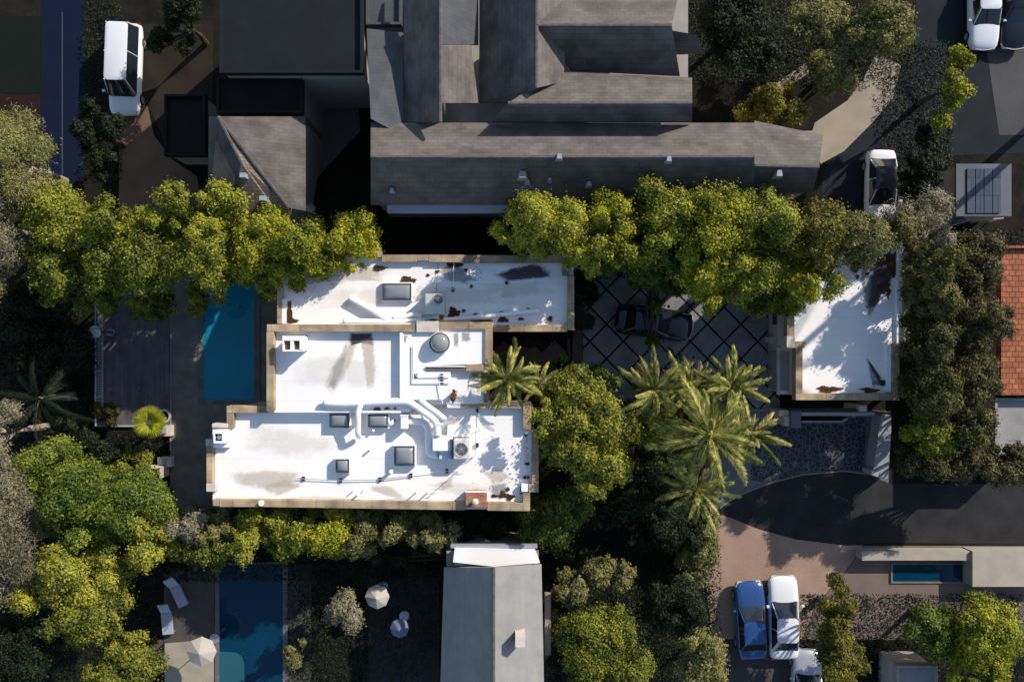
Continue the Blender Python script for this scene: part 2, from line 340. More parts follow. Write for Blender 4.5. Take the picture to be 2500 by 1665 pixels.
struct('neighbour_drive', MB().sheet([(1740, 1561), (2600, 1561), (2600, 1332), (2111, 1332), (2061, 1401), (1991, 1481), (1961, 1561)], .008), mat('pink_paving', (.16, .12, .10), .9, .15, .8, bump=.3))
struct('neighbour_drive_apron', MB().sheet([(1740, 1562), (1960, 1562), (1960, 1700), (1740, 1700)], .008), mat('mauve_paving', (.06, .05, .05), .9, .15, .8, bump=.3))
# street and paths, upper right
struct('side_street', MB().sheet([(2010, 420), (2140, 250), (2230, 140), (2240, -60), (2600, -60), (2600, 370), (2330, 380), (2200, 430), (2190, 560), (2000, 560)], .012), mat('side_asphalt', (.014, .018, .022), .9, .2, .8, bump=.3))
struct('side_street_light', MB().sheet([(2400, 60), (2600, -40), (2600, 330), (2440, 330)], .02), mat('pale_asphalt', (.07, .068, .07), .9, .15, .5, bump=.3))  # paler sheet over part of the side street
struct('tan_path', MB().sheet([(1990, 300), (2070, 245), (2110, 190), (2140, 130), (2200, 160), (2180, 240), (2130, 300), (2060, 370), (2005, 400), (1970, 360)], .016), TAN2)
struct('garden_walk', MB().sheet([(1895, 205), (1985, 140), (2000, 160), (1910, 225)], .012), TAN2)
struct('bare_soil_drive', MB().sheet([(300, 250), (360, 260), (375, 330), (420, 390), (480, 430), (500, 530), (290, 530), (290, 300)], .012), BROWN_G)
struct('shaded_yard', MB().sheet([(289, 60), (520, 60), (520, 420), (420, 388), (362, 258), (289, 248)], .008), mat('shaded_brown_yard', (.022, .017, .013), .9, .3, .7, bump=.4))  # same brown ground, house and tree shadow put into its colour
struct('rear_patio', MB().sheet([(742, 195), (870, 195), (880, 320), (742, 470)], .012), mat('rear_patio_stone', (.13, .11, .10), .9, .15, .8, bump=.3))
# sports court
ct = thing('sports_court', 'blue and red sports court with shade put into its colours at the upper left corner', 'sports court', 100, 240)
MB().sheet([(100, -20), (205, -20), (205, 445), (100, 445)], .02).build('playing_surface', COURTB, ct)
MB().sheet([(-60, 232), (98, 232), (98, 400), (-60, 400)], .02).build('red_surround', COURTR, ct)
MB().sheet([(-60, 40), (98, 40), (98, 228), (-60, 228)], .02).build('green_surround', COURTG, ct)
MB().sheet([(150, 30), (153, 30), (153, 430), (150, 430)], .024).build('court_line', LINEM, ct)
# ------------------------------------------------------------ pool, deck
pw = thing('swimming_pool', 'blue rectangular pool with pale coping beside the white house', 'swimming pool', 558, 850)
MB().pbox(483, 690, 496, 976, 0, .06).pbox(620, 690, 635, 976, 0, .06).pbox(483, 976, 635, 987, 0, .06).pbox(483, 680, 635, 690, 0, .06).build('coping', mat('pool_coping', (.125, .125, .13), .8, .1, 2, kind='brick', bw=.6, bh=.6, msize=.01), pw, bevel=.01)
MB().sheet([(496, 690), (620, 690), (620, 976), (496, 976)], .035).build('water', WATER, pw)
dk = MB().pbox(238, 700, 414, 1038, 0, .15); struct('wood_deck', dk, DECK)
struct('deck_kerb', MB().pbox(232, 1038, 360, 1042, 0, .2).pbox(414, 720, 417, 1100, 0, .06), CONC_L)
rl = thing('deck_railing', 'pale grey ladder-like slatted railing along the left edge of the deck', 'railing', 241, 880)
g = MB().pbox(231, 740, 233.5, 1040, .95, 1.02).pbox(248, 740, 250.5, 1000, .95, 1.02); g.build('rail', CONC_L, rl)
g = MB()
for i in range(62): y = 742 + i * 4.1; g.pbox(233.5, y, 248, y + 1.3, .96, 1.0)
g.build('slats', CONC_L, rl)
for y in (745, 840, 905, 968, 1035):
    x, yy, _ = P(241, y, .5); MB().box(x - .05, yy - .05, 0, x + .05, yy + .05, .95).build('post', CONC_L, rl)
lp = thing('patio_heater', 'round pale metal dome on a pole at the left edge of the deck', 'heater', 231, 811)
x, y, _ = P(231, 811, 2.2); MB().dome(x, y, 2.2, .38, .16).build('dome_cap', mat('dome_metal', (.34, .37, .38), .35, .05, 2, metal=.4), lp, smooth=True)
MB().cyl(x, y, 0, 2.2, .04).build('pole', METAL, lp); MB().cyl(x, y, 0, .5, .22, .2).build('base', METAL, lp)
MB().box(x + .3, y - .08, 2.0, x + .95, y + .08, 2.05).build('side_shelf', BLACKM, lp)
t = thing('fire_pit', 'small dark round drain cover near the middle of the deck', 'drain cover', 338, 947, .15)
x, y, _ = P(338, 947, .18); MB().cyl(x, y, .15, .18, .2).build('lid', BLACKM, t); MB().cyl(x, y, .18, .186, .15).build('grate', DOMEF, t); t.name = 'drain_cover'
def urn(px, py, r, label, z=.45):
    t = thing('round_planter', label, 'planter', px, py); x, y, _ = P(px, py, z); n = 24; g = MB(); vs = []; fs = []
    prof = [(r * .75, .0), (r * .9, z * .5), (r, z - .03), (r, z), (r * .72, z), (r * .7, z - .1), (0.01, z - .1)]
    for (q, h) in prof: vs += [(x + q * math.cos(2 * math.pi * i / n), y + q * math.sin(2 * math.pi * i / n), h) for i in range(n)]
    for j in range(len(prof) - 1): fs += [(j * n + i, j * n + (i + 1) % n, (j + 1) * n + (i + 1) % n, (j + 1) * n + i) for i in range(n)]
    g.add(vs, fs).build('pot', POTM, t, smooth=False); MB().cyl(x, y, z - .14, z - .09, r * .68).build('soil_fill', SOIL, t); return t
urn(399, 1016, .42, 'white round planter pot at the lower right corner of the deck')
urn(308, 1168, .2, 'small pale round pot in the dark garden below the ivy wall', .4)
def pedestal(px, py, a, b, label):
    t = thing('pedestal', label, 'pedestal', px, py)
    MB().pbox(px - a, py - b, px + a, py + b, 0, .45).build('block', STONE_PALE, t, bevel=.02); MB().pbox(px - a * .6, py - b * .6, px + a * .1, py + b * .5, .45, .62).build('cap', CONC_L, t, bevel=.01)
pedestal(403, 1052, 14, 13, 'pale square stone pedestal just below the round planter pot')
pedestal(401, 1128, 17, 12, 'pale square stone pedestal at the patio edge beside the ivy wall')
t = thing('garden_wall', 'low pale garden wall with returned corner beside the ivy shrub', 'wall', 385, 1155)
MB().pbox(275, 1139, 398, 1144, 0, .9).build('wall', STONE_PALE, t); MB().pbox(389, 1144.5, 398, 1166, 0, .9).build('return_wall', STONE_PALE, t)
t = thing('garden_bench', 'dark plank bench against the low pale garden wall', 'bench', 365, 1162)
MB().pbox(350, 1150, 386, 1158, .4, .45).build('seat', DECK, t); MB().pbox(352, 1151, 355, 1157, 0, .4).build('leg', BLACKM, t); MB().pbox(381, 1151, 384, 1157, 0, .4).build('leg', BLACKM, t)
# ------------------------------------------------------------ main house
house = thing('white_roofed_house', 'large stepped house with flat white roofs and tan stone parapets in the centre', 'house', 950, 960)
ZB, ZM, ZR, ZT = 5.9, 6.35, 6.75, 5.6
def coping(pts_rects, z, hgt, name='coping', zb=None, vert=None):
    for (a, b, c, d) in pts_rects:
        v = (c - a) < (d - b)
        MB().pbox(a, b, c, d, (zb if zb is not None else z - .3), z + hgt).build(name, COPINGV if v else COPING, house, bevel=.015)
# roofs
MB().pprism([(553, 992), (660, 992), (660, 985), (1297, 985), (1297, 1052), (1314, 1052), (1314, 1200), (1292, 1200), (1292, 1245), (519, 1233), (519, 1200), (504, 1200), (504, 1074), (518, 1074), (518, 1036), (553, 1036)], ZB - .25, ZB).build('lower_roof', WHITE, house)
MB().pprism([(652, 793), (1201, 786), (1201, 905), (1195, 905), (1195, 984.5), (1010, 990), (1000, 1006), (660, 1004), (652, 1004)], ZM - .25, ZM).build('middle_roof', WHITE, house)
MB().pprism([(977, 800), (1184, 800), (1184, 888), (1041, 893), (1041, 905), (1100, 905), (1100, 976), (977, 976)], ZM - .1, ZR - .12).build('raised_roof', WHITE, house)
MB().pbox(976, 812, 983, 975, ZM, ZR).build('roof_curb', WHITE2, house)
MB().pprism([(678, 640), (940, 623), (1400, 626), (1400, 806), (1204, 806), (1204, 800), (678, 800)], ZT - .25, ZT).build('upper_wing_roof', WHITE, house)
# walls under them
MB().prism([P(a, b, ZB)[:2] for a, b in [(560, 999), (1290, 999), (1290, 1060), (1308, 1060), (1308, 1195), (1286, 1195), (1286, 1238), (525, 1227), (525, 1195), (510, 1195), (510, 1080), (524, 1080), (524, 1042), (560, 1042)]], 0, ZB - .26).build('lower_wall', STUCCO, house)
MB().prism([P(a, b, ZM)[:2] for a, b in [(658, 799), (1196, 792), (1196, 900), (1188, 900), (1188, 998), (658, 998)]], 0, ZM - .26).build('middle_wall', STUCCO, house)
MB().prism([P(a, b, ZT)[:2] for a, b in [(684, 646), (940, 630), (1394, 632), (1394, 800), (684, 798)]], 0, ZT - .26).build('upper_wing_wall', STUCCO, house)
# copings: middle block
coping([(651, 792, 1016, 810), (1071, 786, 1202, 804), (650, 810.5, 668, 1004), (1184, 804.5, 1202, 889)], ZM, .42)
MB().pbox(1016.5, 784, 1070.5, 811, ZM - .3, ZM + .5).build('white_plinth', STONE_PALE, house, bevel=.02)
MB().pbox(1036, 811.5, 1053, 817, ZM - .2, ZM + .3).build('white_step', WHITE2, house)
coping([(1138, 889.5, 1180, 906)], ZM + .1, .3)
MB().pbox(1180.5, 906, 1195, 983, ZB - .3, ZM + .12).build('coping', COPINGV, house, bevel=.015)
MB().pbox(668.5, 1003, 865, 1007, ZB, ZM + .12).pbox(884, 1003, 978, 1008, ZB, ZM + .12).build('roof_lip', WHITE2, house)
# slot
MB().pbox(1041, 893.5, 1137, 896, ZM - .2, ZR + .04).build('slot_rim', WHITE2, house)
MB().pbox(1041, 896.5, 1137, 904, ZM - .2, ZM + .36).build('slot_vent', mat('slot_brown', (.16, .125, .11), .8, .2, 3), house)
# copings: lower wing
coping([(553, 991, 650, 1008), (553, 1008.5, 569, 1045), (503.5, 1090, 519, 1180), (519.5, 1219, 535, 1235), (536, 1219.5, 640, 1237.5), (1124, 980, 1276, 997), (1298, 1049, 1315, 1181), (1277, 1203, 1294, 1222)], ZB, .38)
# long, slightly running-off lower parapet
def coping_poly(pts, z, hgt, m=COPING): MB().pprism(pts, z - .3, z + hgt).build('coping', m, house, bevel=.015)
coping_poly([(640.5, 1219.5), (1104, 1226), (1104, 1245), (640.5, 1237.5)], ZB, .38)
coping_poly([(1104.5, 1226), (1135, 1226.5), (1135, 1246), (1104.5, 1245)], ZB, .38)
coping_poly([(1190, 1227), (1276, 1228), (1276, 1247.5), (1190, 1246.5)], ZB, .38)
coping_poly([(1276.5, 1222.5), (1294, 1222.5), (1294, 1247.5), (1276.5, 1247.5)], ZB, .38)
coping([(1277, 981, 1297, 1048)], ZB, .42)
MB().pbox(503, 1180.5, 526, 1200, ZB - .3, ZB + .42).build('corner_block', STONE_PALE, house, bevel=.02)
MB().pbox(517, 1034, 556, 1044, ZB - .3, ZB + .42).build('corner_block', STONE_PALE, house, bevel=.02)
MB().pbox(502, 1073, 519, 1089, ZB - .3, ZB + .5).build('corner_block', mat('grey_block', (.3, .29, .29), .8, .1, 2), house, bevel=.02)
MB().pbox(1273, 1182, 1290, 1200, ZB - .1, ZB + .36).build('corner_block', WHITE2, house); MB().pbox(1290.5, 1181.5, 1315, 1202, ZB - .3, ZB + .4).build('coping', COPING, house, bevel=.015)
# copings: upper wing
coping([(932, 622, 1018, 640), (1047, 622, 1134, 640.5), (1135, 623, 1395, 642), (1386, 674, 1402, 806), (1204, 793, 1385, 810)], ZT, .3)
coping([(1018.5, 622, 1046.5, 637), (1372.5, 642.5, 1390, 673)], ZT, .28); coping([(676, 700, 688, 790)], ZT, .34)
MB().pbox(688.5, 730, 697, 790, ZT, ZT + .25).build('roof_lip', WHITE2, house); coping([(690, 612, 931, 628)], ZT, .3)
# sloped crickets on roofs
def cricket(pts, z, hc, label='roof_cricket'):
    q = [P(a, b, z) for a, b in pts]; c = (sum(p[0] for p in q) / len(q), sum(p[1] for p in q) / len(q), z + hc); n = len(q)
    MB().add(q + [c], [(i, (i + 1) % n, n) for i in range(n)]).build(label, WHITE, house)
cricket([(660, 1219), (885, 1219), (770, 1190)], ZB + .01, .05); cricket([(900, 1222), (1050, 1224), (980, 1196)], ZB + .01, .05)
cricket([(1190, 642), (1235, 675), (1365, 675), (1320, 643)], ZT + .01, .05)
# stains
def stain(pts, z, m, parent=None, name='grime_stain'):
    """polygon fan with an 'edge' attribute: 1 inside, 0 on the rim"""
    q = [P(a, b, z) for a, b in pts]; n = len(q); c = np.mean(q, axis=0); V = []; F = []; E = []
    rings = [(1, 0), (.72, .6), (.4, 1), (0.02, 1)]
    for s, e in rings:
        for p in q: V.append(tuple(c + (np.array(p) - c) * s)); E.append(e)
    for j in range(len(rings) - 1): F += [(j * n + i, j * n + (i + 1) % n, (j + 1) * n + (i + 1) % n, (j + 1) * n + i) for i in range(n)]
    V = [(a, b, z + .001 * (k % 1)) for k, (a, b, _) in enumerate(V)]
    mb = MB(); mb.v = V; mb.f = F; o = mb.build(name, m, parent or house); at = o.data.attributes.new('edge', 'FLOAT', 'POINT'); at.data.foreach_set('value', E); return o
stain([(1198, 672), (1240, 655), (1310, 640), (1335, 650), (1362, 678), (1300, 684), (1230, 690)], ZT + .075, STAIN)
stain([(1040, 670), (1085, 648), (1130, 643), (1150, 664), (1125, 672), (1080, 672)], ZT + .012, STAIN_B)
stain([(1060, 655), (1100, 640), (1140, 650), (1180, 690), (1140, 700), (1080, 690)], ZT + .016, STAIN_G)
stain([(850, 815), (885, 815), (870, 870), (840, 930), (810, 975), (775, 965), (800, 905), (835, 850)], ZM + .012, STAIN_B); stain([(875, 815), (915, 812), (922, 890), (918, 965), (895, 970), (885, 890)], ZM + .020, STAIN_B); stain([(815, 880), (850, 850), (845, 900), (812, 960), (795, 955)], ZM + .024, STAIN_G)
stain([(848, 811), (912, 811), (918, 845), (880, 838), (852, 846)], ZM + .016, STAIN)
stain([(640, 1180), (700, 1165), (760, 1180), (720, 1195), (672, 1218), (630, 1195)], ZB + .07, STAIN_B)
stain([(550, 1150), (650, 1140), (760, 1150), (740, 1190), (640, 1200), (560, 1180)], ZB + .066, STAIN_B)
stain([(900, 1180), (960, 1180), (1000, 1215), (975, 1222), (920, 1200), (895, 1195)], ZB + .07, STAIN_B)
stain([(1060, 1180), (1110, 1160), (1115, 1190), (1080, 1200)], ZB + .012, STAIN_B)
stain([(1190, 1180), (1240, 1170), (1250, 1190), (1240, 1220), (1205, 1224), (1190, 1200)], ZB + .012, STAIN_G)
stain([(1170, 1150), (1230, 1140), (1260, 1170), (1200, 1190)], ZB + .016, STAIN_B)
stain([(1105, 806), (1122, 806), (1122, 852), (1105, 852)], ZR - .10, STAIN_G); stain([(1122, 806), (1150, 806), (1155, 835), (1125, 838)], ZR - .095, STAIN_G)
stain([(984, 812), (1000, 812), (990, 845), (984, 840)], ZR - .10, STAIN_G)
stain([(700, 655), (780, 650), (980, 640), (960, 690), (830, 690), (720, 700)], ZT + .02, STAIN_B)
stain([(570, 1015), (760, 1040), (900, 1100), (700, 1130), (560, 1100)], ZB + .014, STAIN_F); stain([(1010, 1180), (1120, 1170), (1250, 1190), (1130, 1220)], ZB + .022, STAIN_F)
stain([(710, 700), (1000, 690), (1350, 700), (1360, 750), (1000, 745), (720, 760)], ZT + .026, STAIN_F); stain([(690, 870), (780, 850), (960, 880), (940, 960), (700, 950)], ZM + .03, STAIN_F); stain([(1150, 690), (1340, 680), (1375, 720), (1200, 740)], ZT + .03, STAIN_F)
# skylights (parts of the house)
def skylight(px0, py0, px1, py1, z, h=.22, rim=.3, rm=None, bulge=.16):
    x0, y1, _ = P(px0, py0, z + rim); x1, y0, _ = P(px1, py1, z + rim)
    f = MB().box(x0 - .06, y0 - .06, z, x1 + .06, y1 + .06, z + rim - .05).build('skylight', WHITE2, house, bevel=.02)
    fr = MB(); t = .07
    fr.box(x0, y0, z + rim - .05, x1, y0 + t, z + rim).box(x0, y1 - t, z + rim - .05, x1, y1, z + rim).box(x0, y0 + t, z + rim - .05, x0 + t, y1 - t, z + rim).box(x1 - t, y0 + t, z + rim - .05, x1, y1 - t, z + rim)
    sub(f, fr, 'frame', DOMEF)
    n = 12; vs = []; fs = []
    for i in range(n + 1):
        for j in range(n + 1):
            u = i / n; v = j / n; k = (math.sin(math.pi * u) ** .35) * (math.sin(math.pi * v) ** .35) if 0 < u < 1 and 0 < v < 1 else 0
            vs.append((x0 + t + (x1 - x0 - 2 * t) * u, y0 + t + (y1 - y0 - 2 * t) * v, z + rim - .03 + bulge * k))
    for i in range(n):
        for j in range(n): a = i * (n + 1) + j; fs.append((a, a + n + 1, a + n + 2, a + 1))
    g = MB().add(vs, fs); sub(f, g, 'dome', DOMEM, smooth=True); return f
skylight(933, 692, 1004, 733, ZT, rim=.3)
skylight(804, 1010, 852, 1044, ZB, rim=.4); skylight(898, 1012, 947, 1044, ZB, rim=.4)
skylight(962, 1089, 1012, 1137, ZB, rim=.42, bulge=.22); skylight(819, 1121, 852, 1154, ZB, rim=.42)
x, y, _ = P(1073, 837, ZR + .3)
f = MB().cyl(x, y, ZR - .12, ZR + .25, .56, n=32).build('round_skylight', WHITE2, house); sub(f, MB().cyl(x, y, ZR + .25, ZR + .29, .53, n=32), 'frame', DOMEF); sub(f, MB().dome(x, y, ZR + .29, .47, .3), 'dome', DOMEB, smooth=True)
# flue box with two openings
x0, y1, _ = P(691, 822, ZM + 1.1); x1, y0, _ = P(739, 856, ZM + 1.1); z0, z1 = ZM, ZM + 1.1
f = MB().box(x0, y0, z0, x1, y1, z1 - .25).build('chimney', WHITE2, house)
lid = MB(); lid.box(x0 - .04, y1 - .2, z1 - .25, x1 + .04, y1 + .04, z1).box(x0 - .04, y0 - .04, z1 - .25, x1 + .04, y0 + .05, z1 - .03).box(x1 - .16, y0 + .05, z1 - .25, x1 + .04, y1 - .2, z1).box(x0 - .04, y0 + .05, z1 - .25, x0 + .03, y1 - .2, z1 - .02).box((x0 + x1) / 2 - .14, y0 + .05, z1 - .25, (x0 + x1) / 2 + .02, y1 - .2, z1 - .02)
sub(f, lid, 'chimney_crown', WHITE2)
sub(f, MB().box(x0 + .04, y0 + .06, z1 - .25, (x0 + x1) / 2 - .15, y1 - .21, z1 - .2), 'flue', mat('flue_brown', (.12, .08, .05), .8, .3, 4)); sub(f, MB().box((x0 + x1) / 2 + .03, y0 + .06, z1 - .25, x1 - .17, y1 - .21, z1 - .2), 'flue', MATS['flue_brown'])
x0, y1, _ = P(747, 0, ZM)[0], 0, 0
# left chimney
x0, y1, _ = P(521, 1054, ZB + .9); x1, y0, _ = P(549, 1082, ZB + .9); z1 = ZB + .9
MB().pbox(518, 1045, 560, 1093, ZB, ZB + .3).build('chimney_base', WHITE2, house, bevel=.03)
f = MB().box(x0, y0, ZB, x1, y1, z1 - .2).build('chimney', WHITE2, house); t = .1
sub(f, MB().box(x0, y0, z1 - .2, x1, y0 + t, z1).box(x0, y1 - t, z1 - .2, x1, y1, z1).box(x0, y0 + t, z1 - .2, x0 + .05, y1 - t, z1).box(x1 - .16, y0 + t, z1 - .2, x1, y1 - t, z1), 'chimney_crown', WHITE2)
sub(f, MB().box(x0 + .06, y0 + t + .01, z1 - .2, x1 - .17, y1 - t - .01, z1 - .16), 'flue', BLACKM); sub(f, MB().cyl((x0 + x1) / 2 - .02, (y0 + y1) / 2, z1 - .16, z1 - .03, .09, .11), 'flue_pipe', METAL)
# terracotta chimney
x0, y1, _ = P(1136, 1202, ZB + .8); x1, y0, _ = P(1188, 1239, ZB + .8); z1 = ZB + .8
f = MB().box(x0, y0, ZB - .3, x1, y1, z1).build('chimney', TERRA, house, bevel=.03); f['label'] = 'rust red square chimney'
sub(f, MB().box(x0 - .02, y1 + .003, z1 - .12, x1 + .02, y1 + .07, z1 + .02), 'flashing', WHITE2)
cx, cy = (x0 + x1) / 2 - .02, (y0 + y1) / 2 - .02; sub(f, MB().cyl(cx, cy, z1, z1 + .38, .09), 'flue_pipe', METAL); sub(f, MB().dome(cx, cy, z1 + .38, .17, .09), 'flue_cap', mat('cap_beige', (.6, .54, .42), .6, .1, 3), smooth=True)
# windows and doors on the walls
def wall_windows(parent, x0, y0, x1, y1, z, n, w_, h_, nx, ny):
    for i in range(n):
        t = (i + .5) / n; cx = x0 + (x1 - x0) * t; cy = y0 + (y1 - y0) * t; dx, dy = (x1 - x0), (y1 - y0); L = math.hypot(dx, dy); ux, uy = dx / L, dy / L
        def slab(hw, za, zb, d0, d1):
            return MB().prism([(cx - ux * hw + nx * d0, cy - uy * hw + ny * d0), (cx + ux * hw + nx * d0, cy + uy * hw + ny * d0), (cx + ux * hw + nx * d1, cy + uy * hw + ny * d1), (cx - ux * hw + nx * d1, cy - uy * hw + ny * d1)], za, zb)
        f = slab(w_ / 2 + .07, z - .07, z + h_ + .07, -.02, .035).build('window', STONE_PALE, parent); sub(f, slab(w_ / 2, z, z + h_, .036, .05), 'pane', GLASSB)
a = P(540, 1228, ZB); b = P(1280, 1240, ZB)
for zz in (.9, 3.6): wall_windows(house, a[0], a[1], b[0], b[1] , zz, 6, 1.2, 1.3, 0, -1)
a = P(511, 1095, ZB); b = P(511, 1190, ZB); wall_windows(house, a[0] - .0, a[1], b[0] - .0, b[1], .3, 1, 1.6, 2.2, -1, 0)
a = P(658, 820, ZM); b = P(658, 985, ZM); wall_windows(house, a[0], a[1], b[0], b[1], .2, 2, 1.5, 2.2, -1, 0)
a = P(700, 645, ZT); b = P(1380, 632, ZT)
a = P(1394, 660, ZT); b = P(1394, 780, ZT); wall_windows(house, a[0], a[1], b[0], b[1], 1.0, 2, 1.1, 1.4, 1, 0)
# ------------------------------------------------------------ roof equipment (stands on the roof)
def fan(parent, x, y, z, r, blades=5):
    f = MB().cyl(x, y, z, z + .012, r, n=28).build('fan_well', BLACKM, parent); g = MB()
    for k in range(blades):
        a = 2 * math.pi * k / blades + .3; c, s = math.cos(a), math.sin(a)
        g.add([(x + c * .08 * r - s * .05, y + s * .08 * r + c * .05, z + .02), (x + c * .9 * r - s * .16 * r, y + s * .9 * r + c * .16 * r, z + .05), (x + c * .9 * r + s * .12 * r, y + s * .9 * r - c * .12 * r, z + .03), (x + c * .1 * r + s * .05, y + s * .1 * r - c * .05, z + .016)], [(0, 1, 2, 3)])
    sub(f, g, 'fan_blades', mat('fan_grey', (.12, .12, .13), .5, .1, 2)); g = MB()
    for k in range(12):
        a = 2 * math.pi * k / 12; g.tube([(x + .12 * r * math.cos(a), y + .12 * r * math.sin(a), z + .07), (x + r * math.cos(a), y + r * math.sin(a), z + .06)], .006, 4)
    for q in (.45, .75, 1.0): g.tube([(x + q * r * math.cos(2 * math.pi * k / 28), y + q * r * math.sin(2 * math.pi * k / 28), z + .065) for k in range(29)], .006 if q < 1 else .018, 4)
    sub(f, g, 'fan_guard', METAL); sub(f, MB().cyl(x, y, z + .012, z + .06, .09 * r + .02, n=12), 'fan_hub', METAL)
t = thing('air_conditioner', 'cream square air conditioner with round fan at the end of the white ducts', 'air conditioner', 1128, 1096, ZB)
x0, y1, _ = P(1107, 1072, ZB + .95); x1, y0, _ = P(1148, 1121, ZB + .95)
MB().box(x0, y0, ZB + .1, x1, y1, ZB + .95).build('casing', ACP, t, bevel=.06); MB().box(x0 - .12, y0 - .02, ZB, x1 + .05, y1 + .05, ZB + .1).build('base', WHITE2, t)
MB().box(x0 - .16, y0, ZB + .12, x0 - .01, y1 - .02, ZB + .86).build('side_panel', DOMEF, t); fan(t, (x0 + x1) / 2 - .02, (y0 + y1) / 2 + .0, ZB + .955, .33)
t = thing('air_conditioner', 'pale green boxy air conditioner standing on the upper wing roof', 'air conditioner', 1062, 740, ZT)
x0, y1, _ = P(1037, 717, ZT + .9); x1, y0, _ = P(1085, 768, ZT + .9)
MB().box(x0, y0, ZT + .1, x1, y1, ZT + .9).build('casing', ACG, t, bevel=.05); MB().box(x0 + .1, y0 + .05, ZT, x1 - .1, y1 - .05, ZT + .1).build('base', METAL, t)
MB().box(x0 + .03, y0 - .22, ZT + .05, x1 - .3, y0 - .01, ZT + .7).build('side_panel', ACG, t); MB().box(x0 + .5, y0 - .24, ZT + .1, x1 - .1, y0 - .012, ZT + .4).build('rust_tray', TERRA, t); x, y, _ = P(1070, 731, ZT + .9); fan(t, x, y, ZT + .905, .25, 7)
t = thing('duct_plenum', 'low white plenum box left of the cream air conditioner', 'duct box', 1078, 1085, ZB)
MB().pbox(1056, 1065, 1104, 1101, ZB, ZB + .75).build('casing', WHITE2, t, bevel=.02); MB().pbox(1072, 1101.5, 1100, 1121, ZB, ZB + .5).build('side_casing', mat('blue_panel', (.5, .6, .66), .5, .05, 2), t, bevel=.02)
t = thing('roof_platform', 'wide flat white box above the cream air conditioner', 'duct box', 1120, 1052, ZB); MB().pbox(1092, 1037, 1150, 1067, ZB, ZB + .35).build('casing', WHITE2, t, bevel=.02); MB().pbox(1148.5, 1040, 1151, 1064, ZB, ZB + .3).build('side_panel', WHITE2, t)
t = thing('duct_box', 'upright white box where the short elbow duct starts', 'duct box', 986, 1030, ZB); MB().pbox(978, 1014, 995, 1047, ZB, ZB + .7).build('casing', WHITE2, t, bevel=.02); MB().pbox(976.5, 1012.5, 996.5, 1016, ZB + .68, ZB + .74).build('flange', WHITE2, t)
def smooth_path(pts, k=6):
    out = []
    for i in range(len(pts) - 1):
        p0 = np.array(pts[max(i - 1, 0)]); p1 = np.array(pts[i]); p2 = np.array(pts[i + 1]); p3 = np.array(pts[min(i + 2, len(pts) - 1)])
        for j in range(k):
            u = j / k; out.append(tuple(.5 * ((2 * p1) + (-p0 + p2) * u + (2 * p0 - 5 * p1 + 4 * p2 - p3) * u * u + (-p0 + 3 * p1 - 3 * p2 + p3) * u ** 3)))
    out.append(pts[-1]); return out
def duct(pts, r, z, label, name='air_duct', bands=True, sup=True, cat='duct', sm=True, flat=.8):
    P3 = [P(a, b, zz if zz else z) for a, b, *q in pts for zz in [q[0] if q else None]]
    t = thing(name, label, cat, loc=P3[0][:2] + (z - r,)); path = smooth_path(P3) if sm else P3
    MB().tube(path, r, 16, flat).build('pipe', WHITE2, t, smooth=True)
    if bands:
        n = max(1, int(len(path) / 6)); 
        for i in range(2, len(path) - 2, 6):
            a, b = Vector(path[i]), Vector(path[i + 1]); d = (b - a).normalized() * .03
            MB().tube([a, a + d], r * 1.06, 16, flat).build('joint_band', WHITE2, t)
    if sup:
        for i in (1, len(path) // 2, len(path) - 2):
            p = path[i]; MB().box(p[0] - .05, p[1] - r * .7, z - r * 1.9, p[0] + .05, p[1] + r * .7, p[2] - r * .6).build('support', WHITE2, t)
    return t
duct([(790, 982), (840, 985), (900, 982), (960, 980), (995, 981), (1012, 990), (1045, 1013), (1062, 1028), (1068, 1045), (1069, 1064)], .175, ZM + .3, 'longest fat white duct, running along the roof step then bending down right')
duct([(1024, 974), (1045, 992), (1070, 1010), (1088, 1026)], .14, ZM + .3, 'short straight fat duct lying parallel above the longest duct')
duct([(996, 1029), (1020, 1029), (1036, 1033), (1045, 1046), (1046, 1068), (1046, 1092), (1050, 1106), (1066, 1112)], .175, ZB + .3, 'S-shaped elbow duct curling below the upright white box')
duct([(880, 988, ZM + .5), (876, 1000, ZM + .5), (874, 1015, ZM + .5), (874, 1040, ZB + .8), (874, 1058, ZB + .7), (876, 1066, ZB + .3)], .15, ZB + .55, 'upright white duct dropping between the two small skylights', bands=False)
duct([(853, 727), (885, 745), (920, 765), (945, 782)], .16, ZT + .25, 'diagonal flat white duct on the upper wing roof left of the skylight', flat=.9)
duct([(838, 785), (900, 785), (980, 785), (1050, 781)], .15, ZT + .25, 'straight white duct lying along the inner parapet of the upper wing', bands=False)
duct([(1062, 781), (1120, 778), (1200, 770), (1318, 757)], .11, ZT + .2, 'long thin white pipe running right across the upper wing roof', bands=False)
duct([(960, 775), (985, 773), (1008, 768), (1030, 772)], .12, ZT + .25, 'short curved pipe beside the pale green air conditioner', bands=False)
duct([(945, 1040), (962, 1028)], .1, ZB + .35, 'stub of slanted white pipe right of the second small skylight', bands=False, sm=False)
def thin(pts, z, r, label, m=METAL, blocks=(), cat='pipe', name='conduit_pipe'):
    P3 = [P(a, b, z) for a, b in pts]; t = thing(name, label, cat, loc=(P3[0][0], P3[0][1], z - .1)); MB().tube(P3, r, 8).build('pipe', m, t)
    for a, b in blocks:
        x, y, _ = P(a, b, z); MB().box(x - .07, y - .11, z - .12, x + .07, y + .11, z - r * .8).build('support', BLACKM, t)
thin([(725, 1168), (740, 1169), (831, 1173), (880, 1172), (927, 1171), (1004, 1161)], ZB + .12, .02, 'long thin conduit crossing the lower roof on small blocks', blocks=[(740, 1169), (831, 1173), (927, 1171), (1003, 1161)])
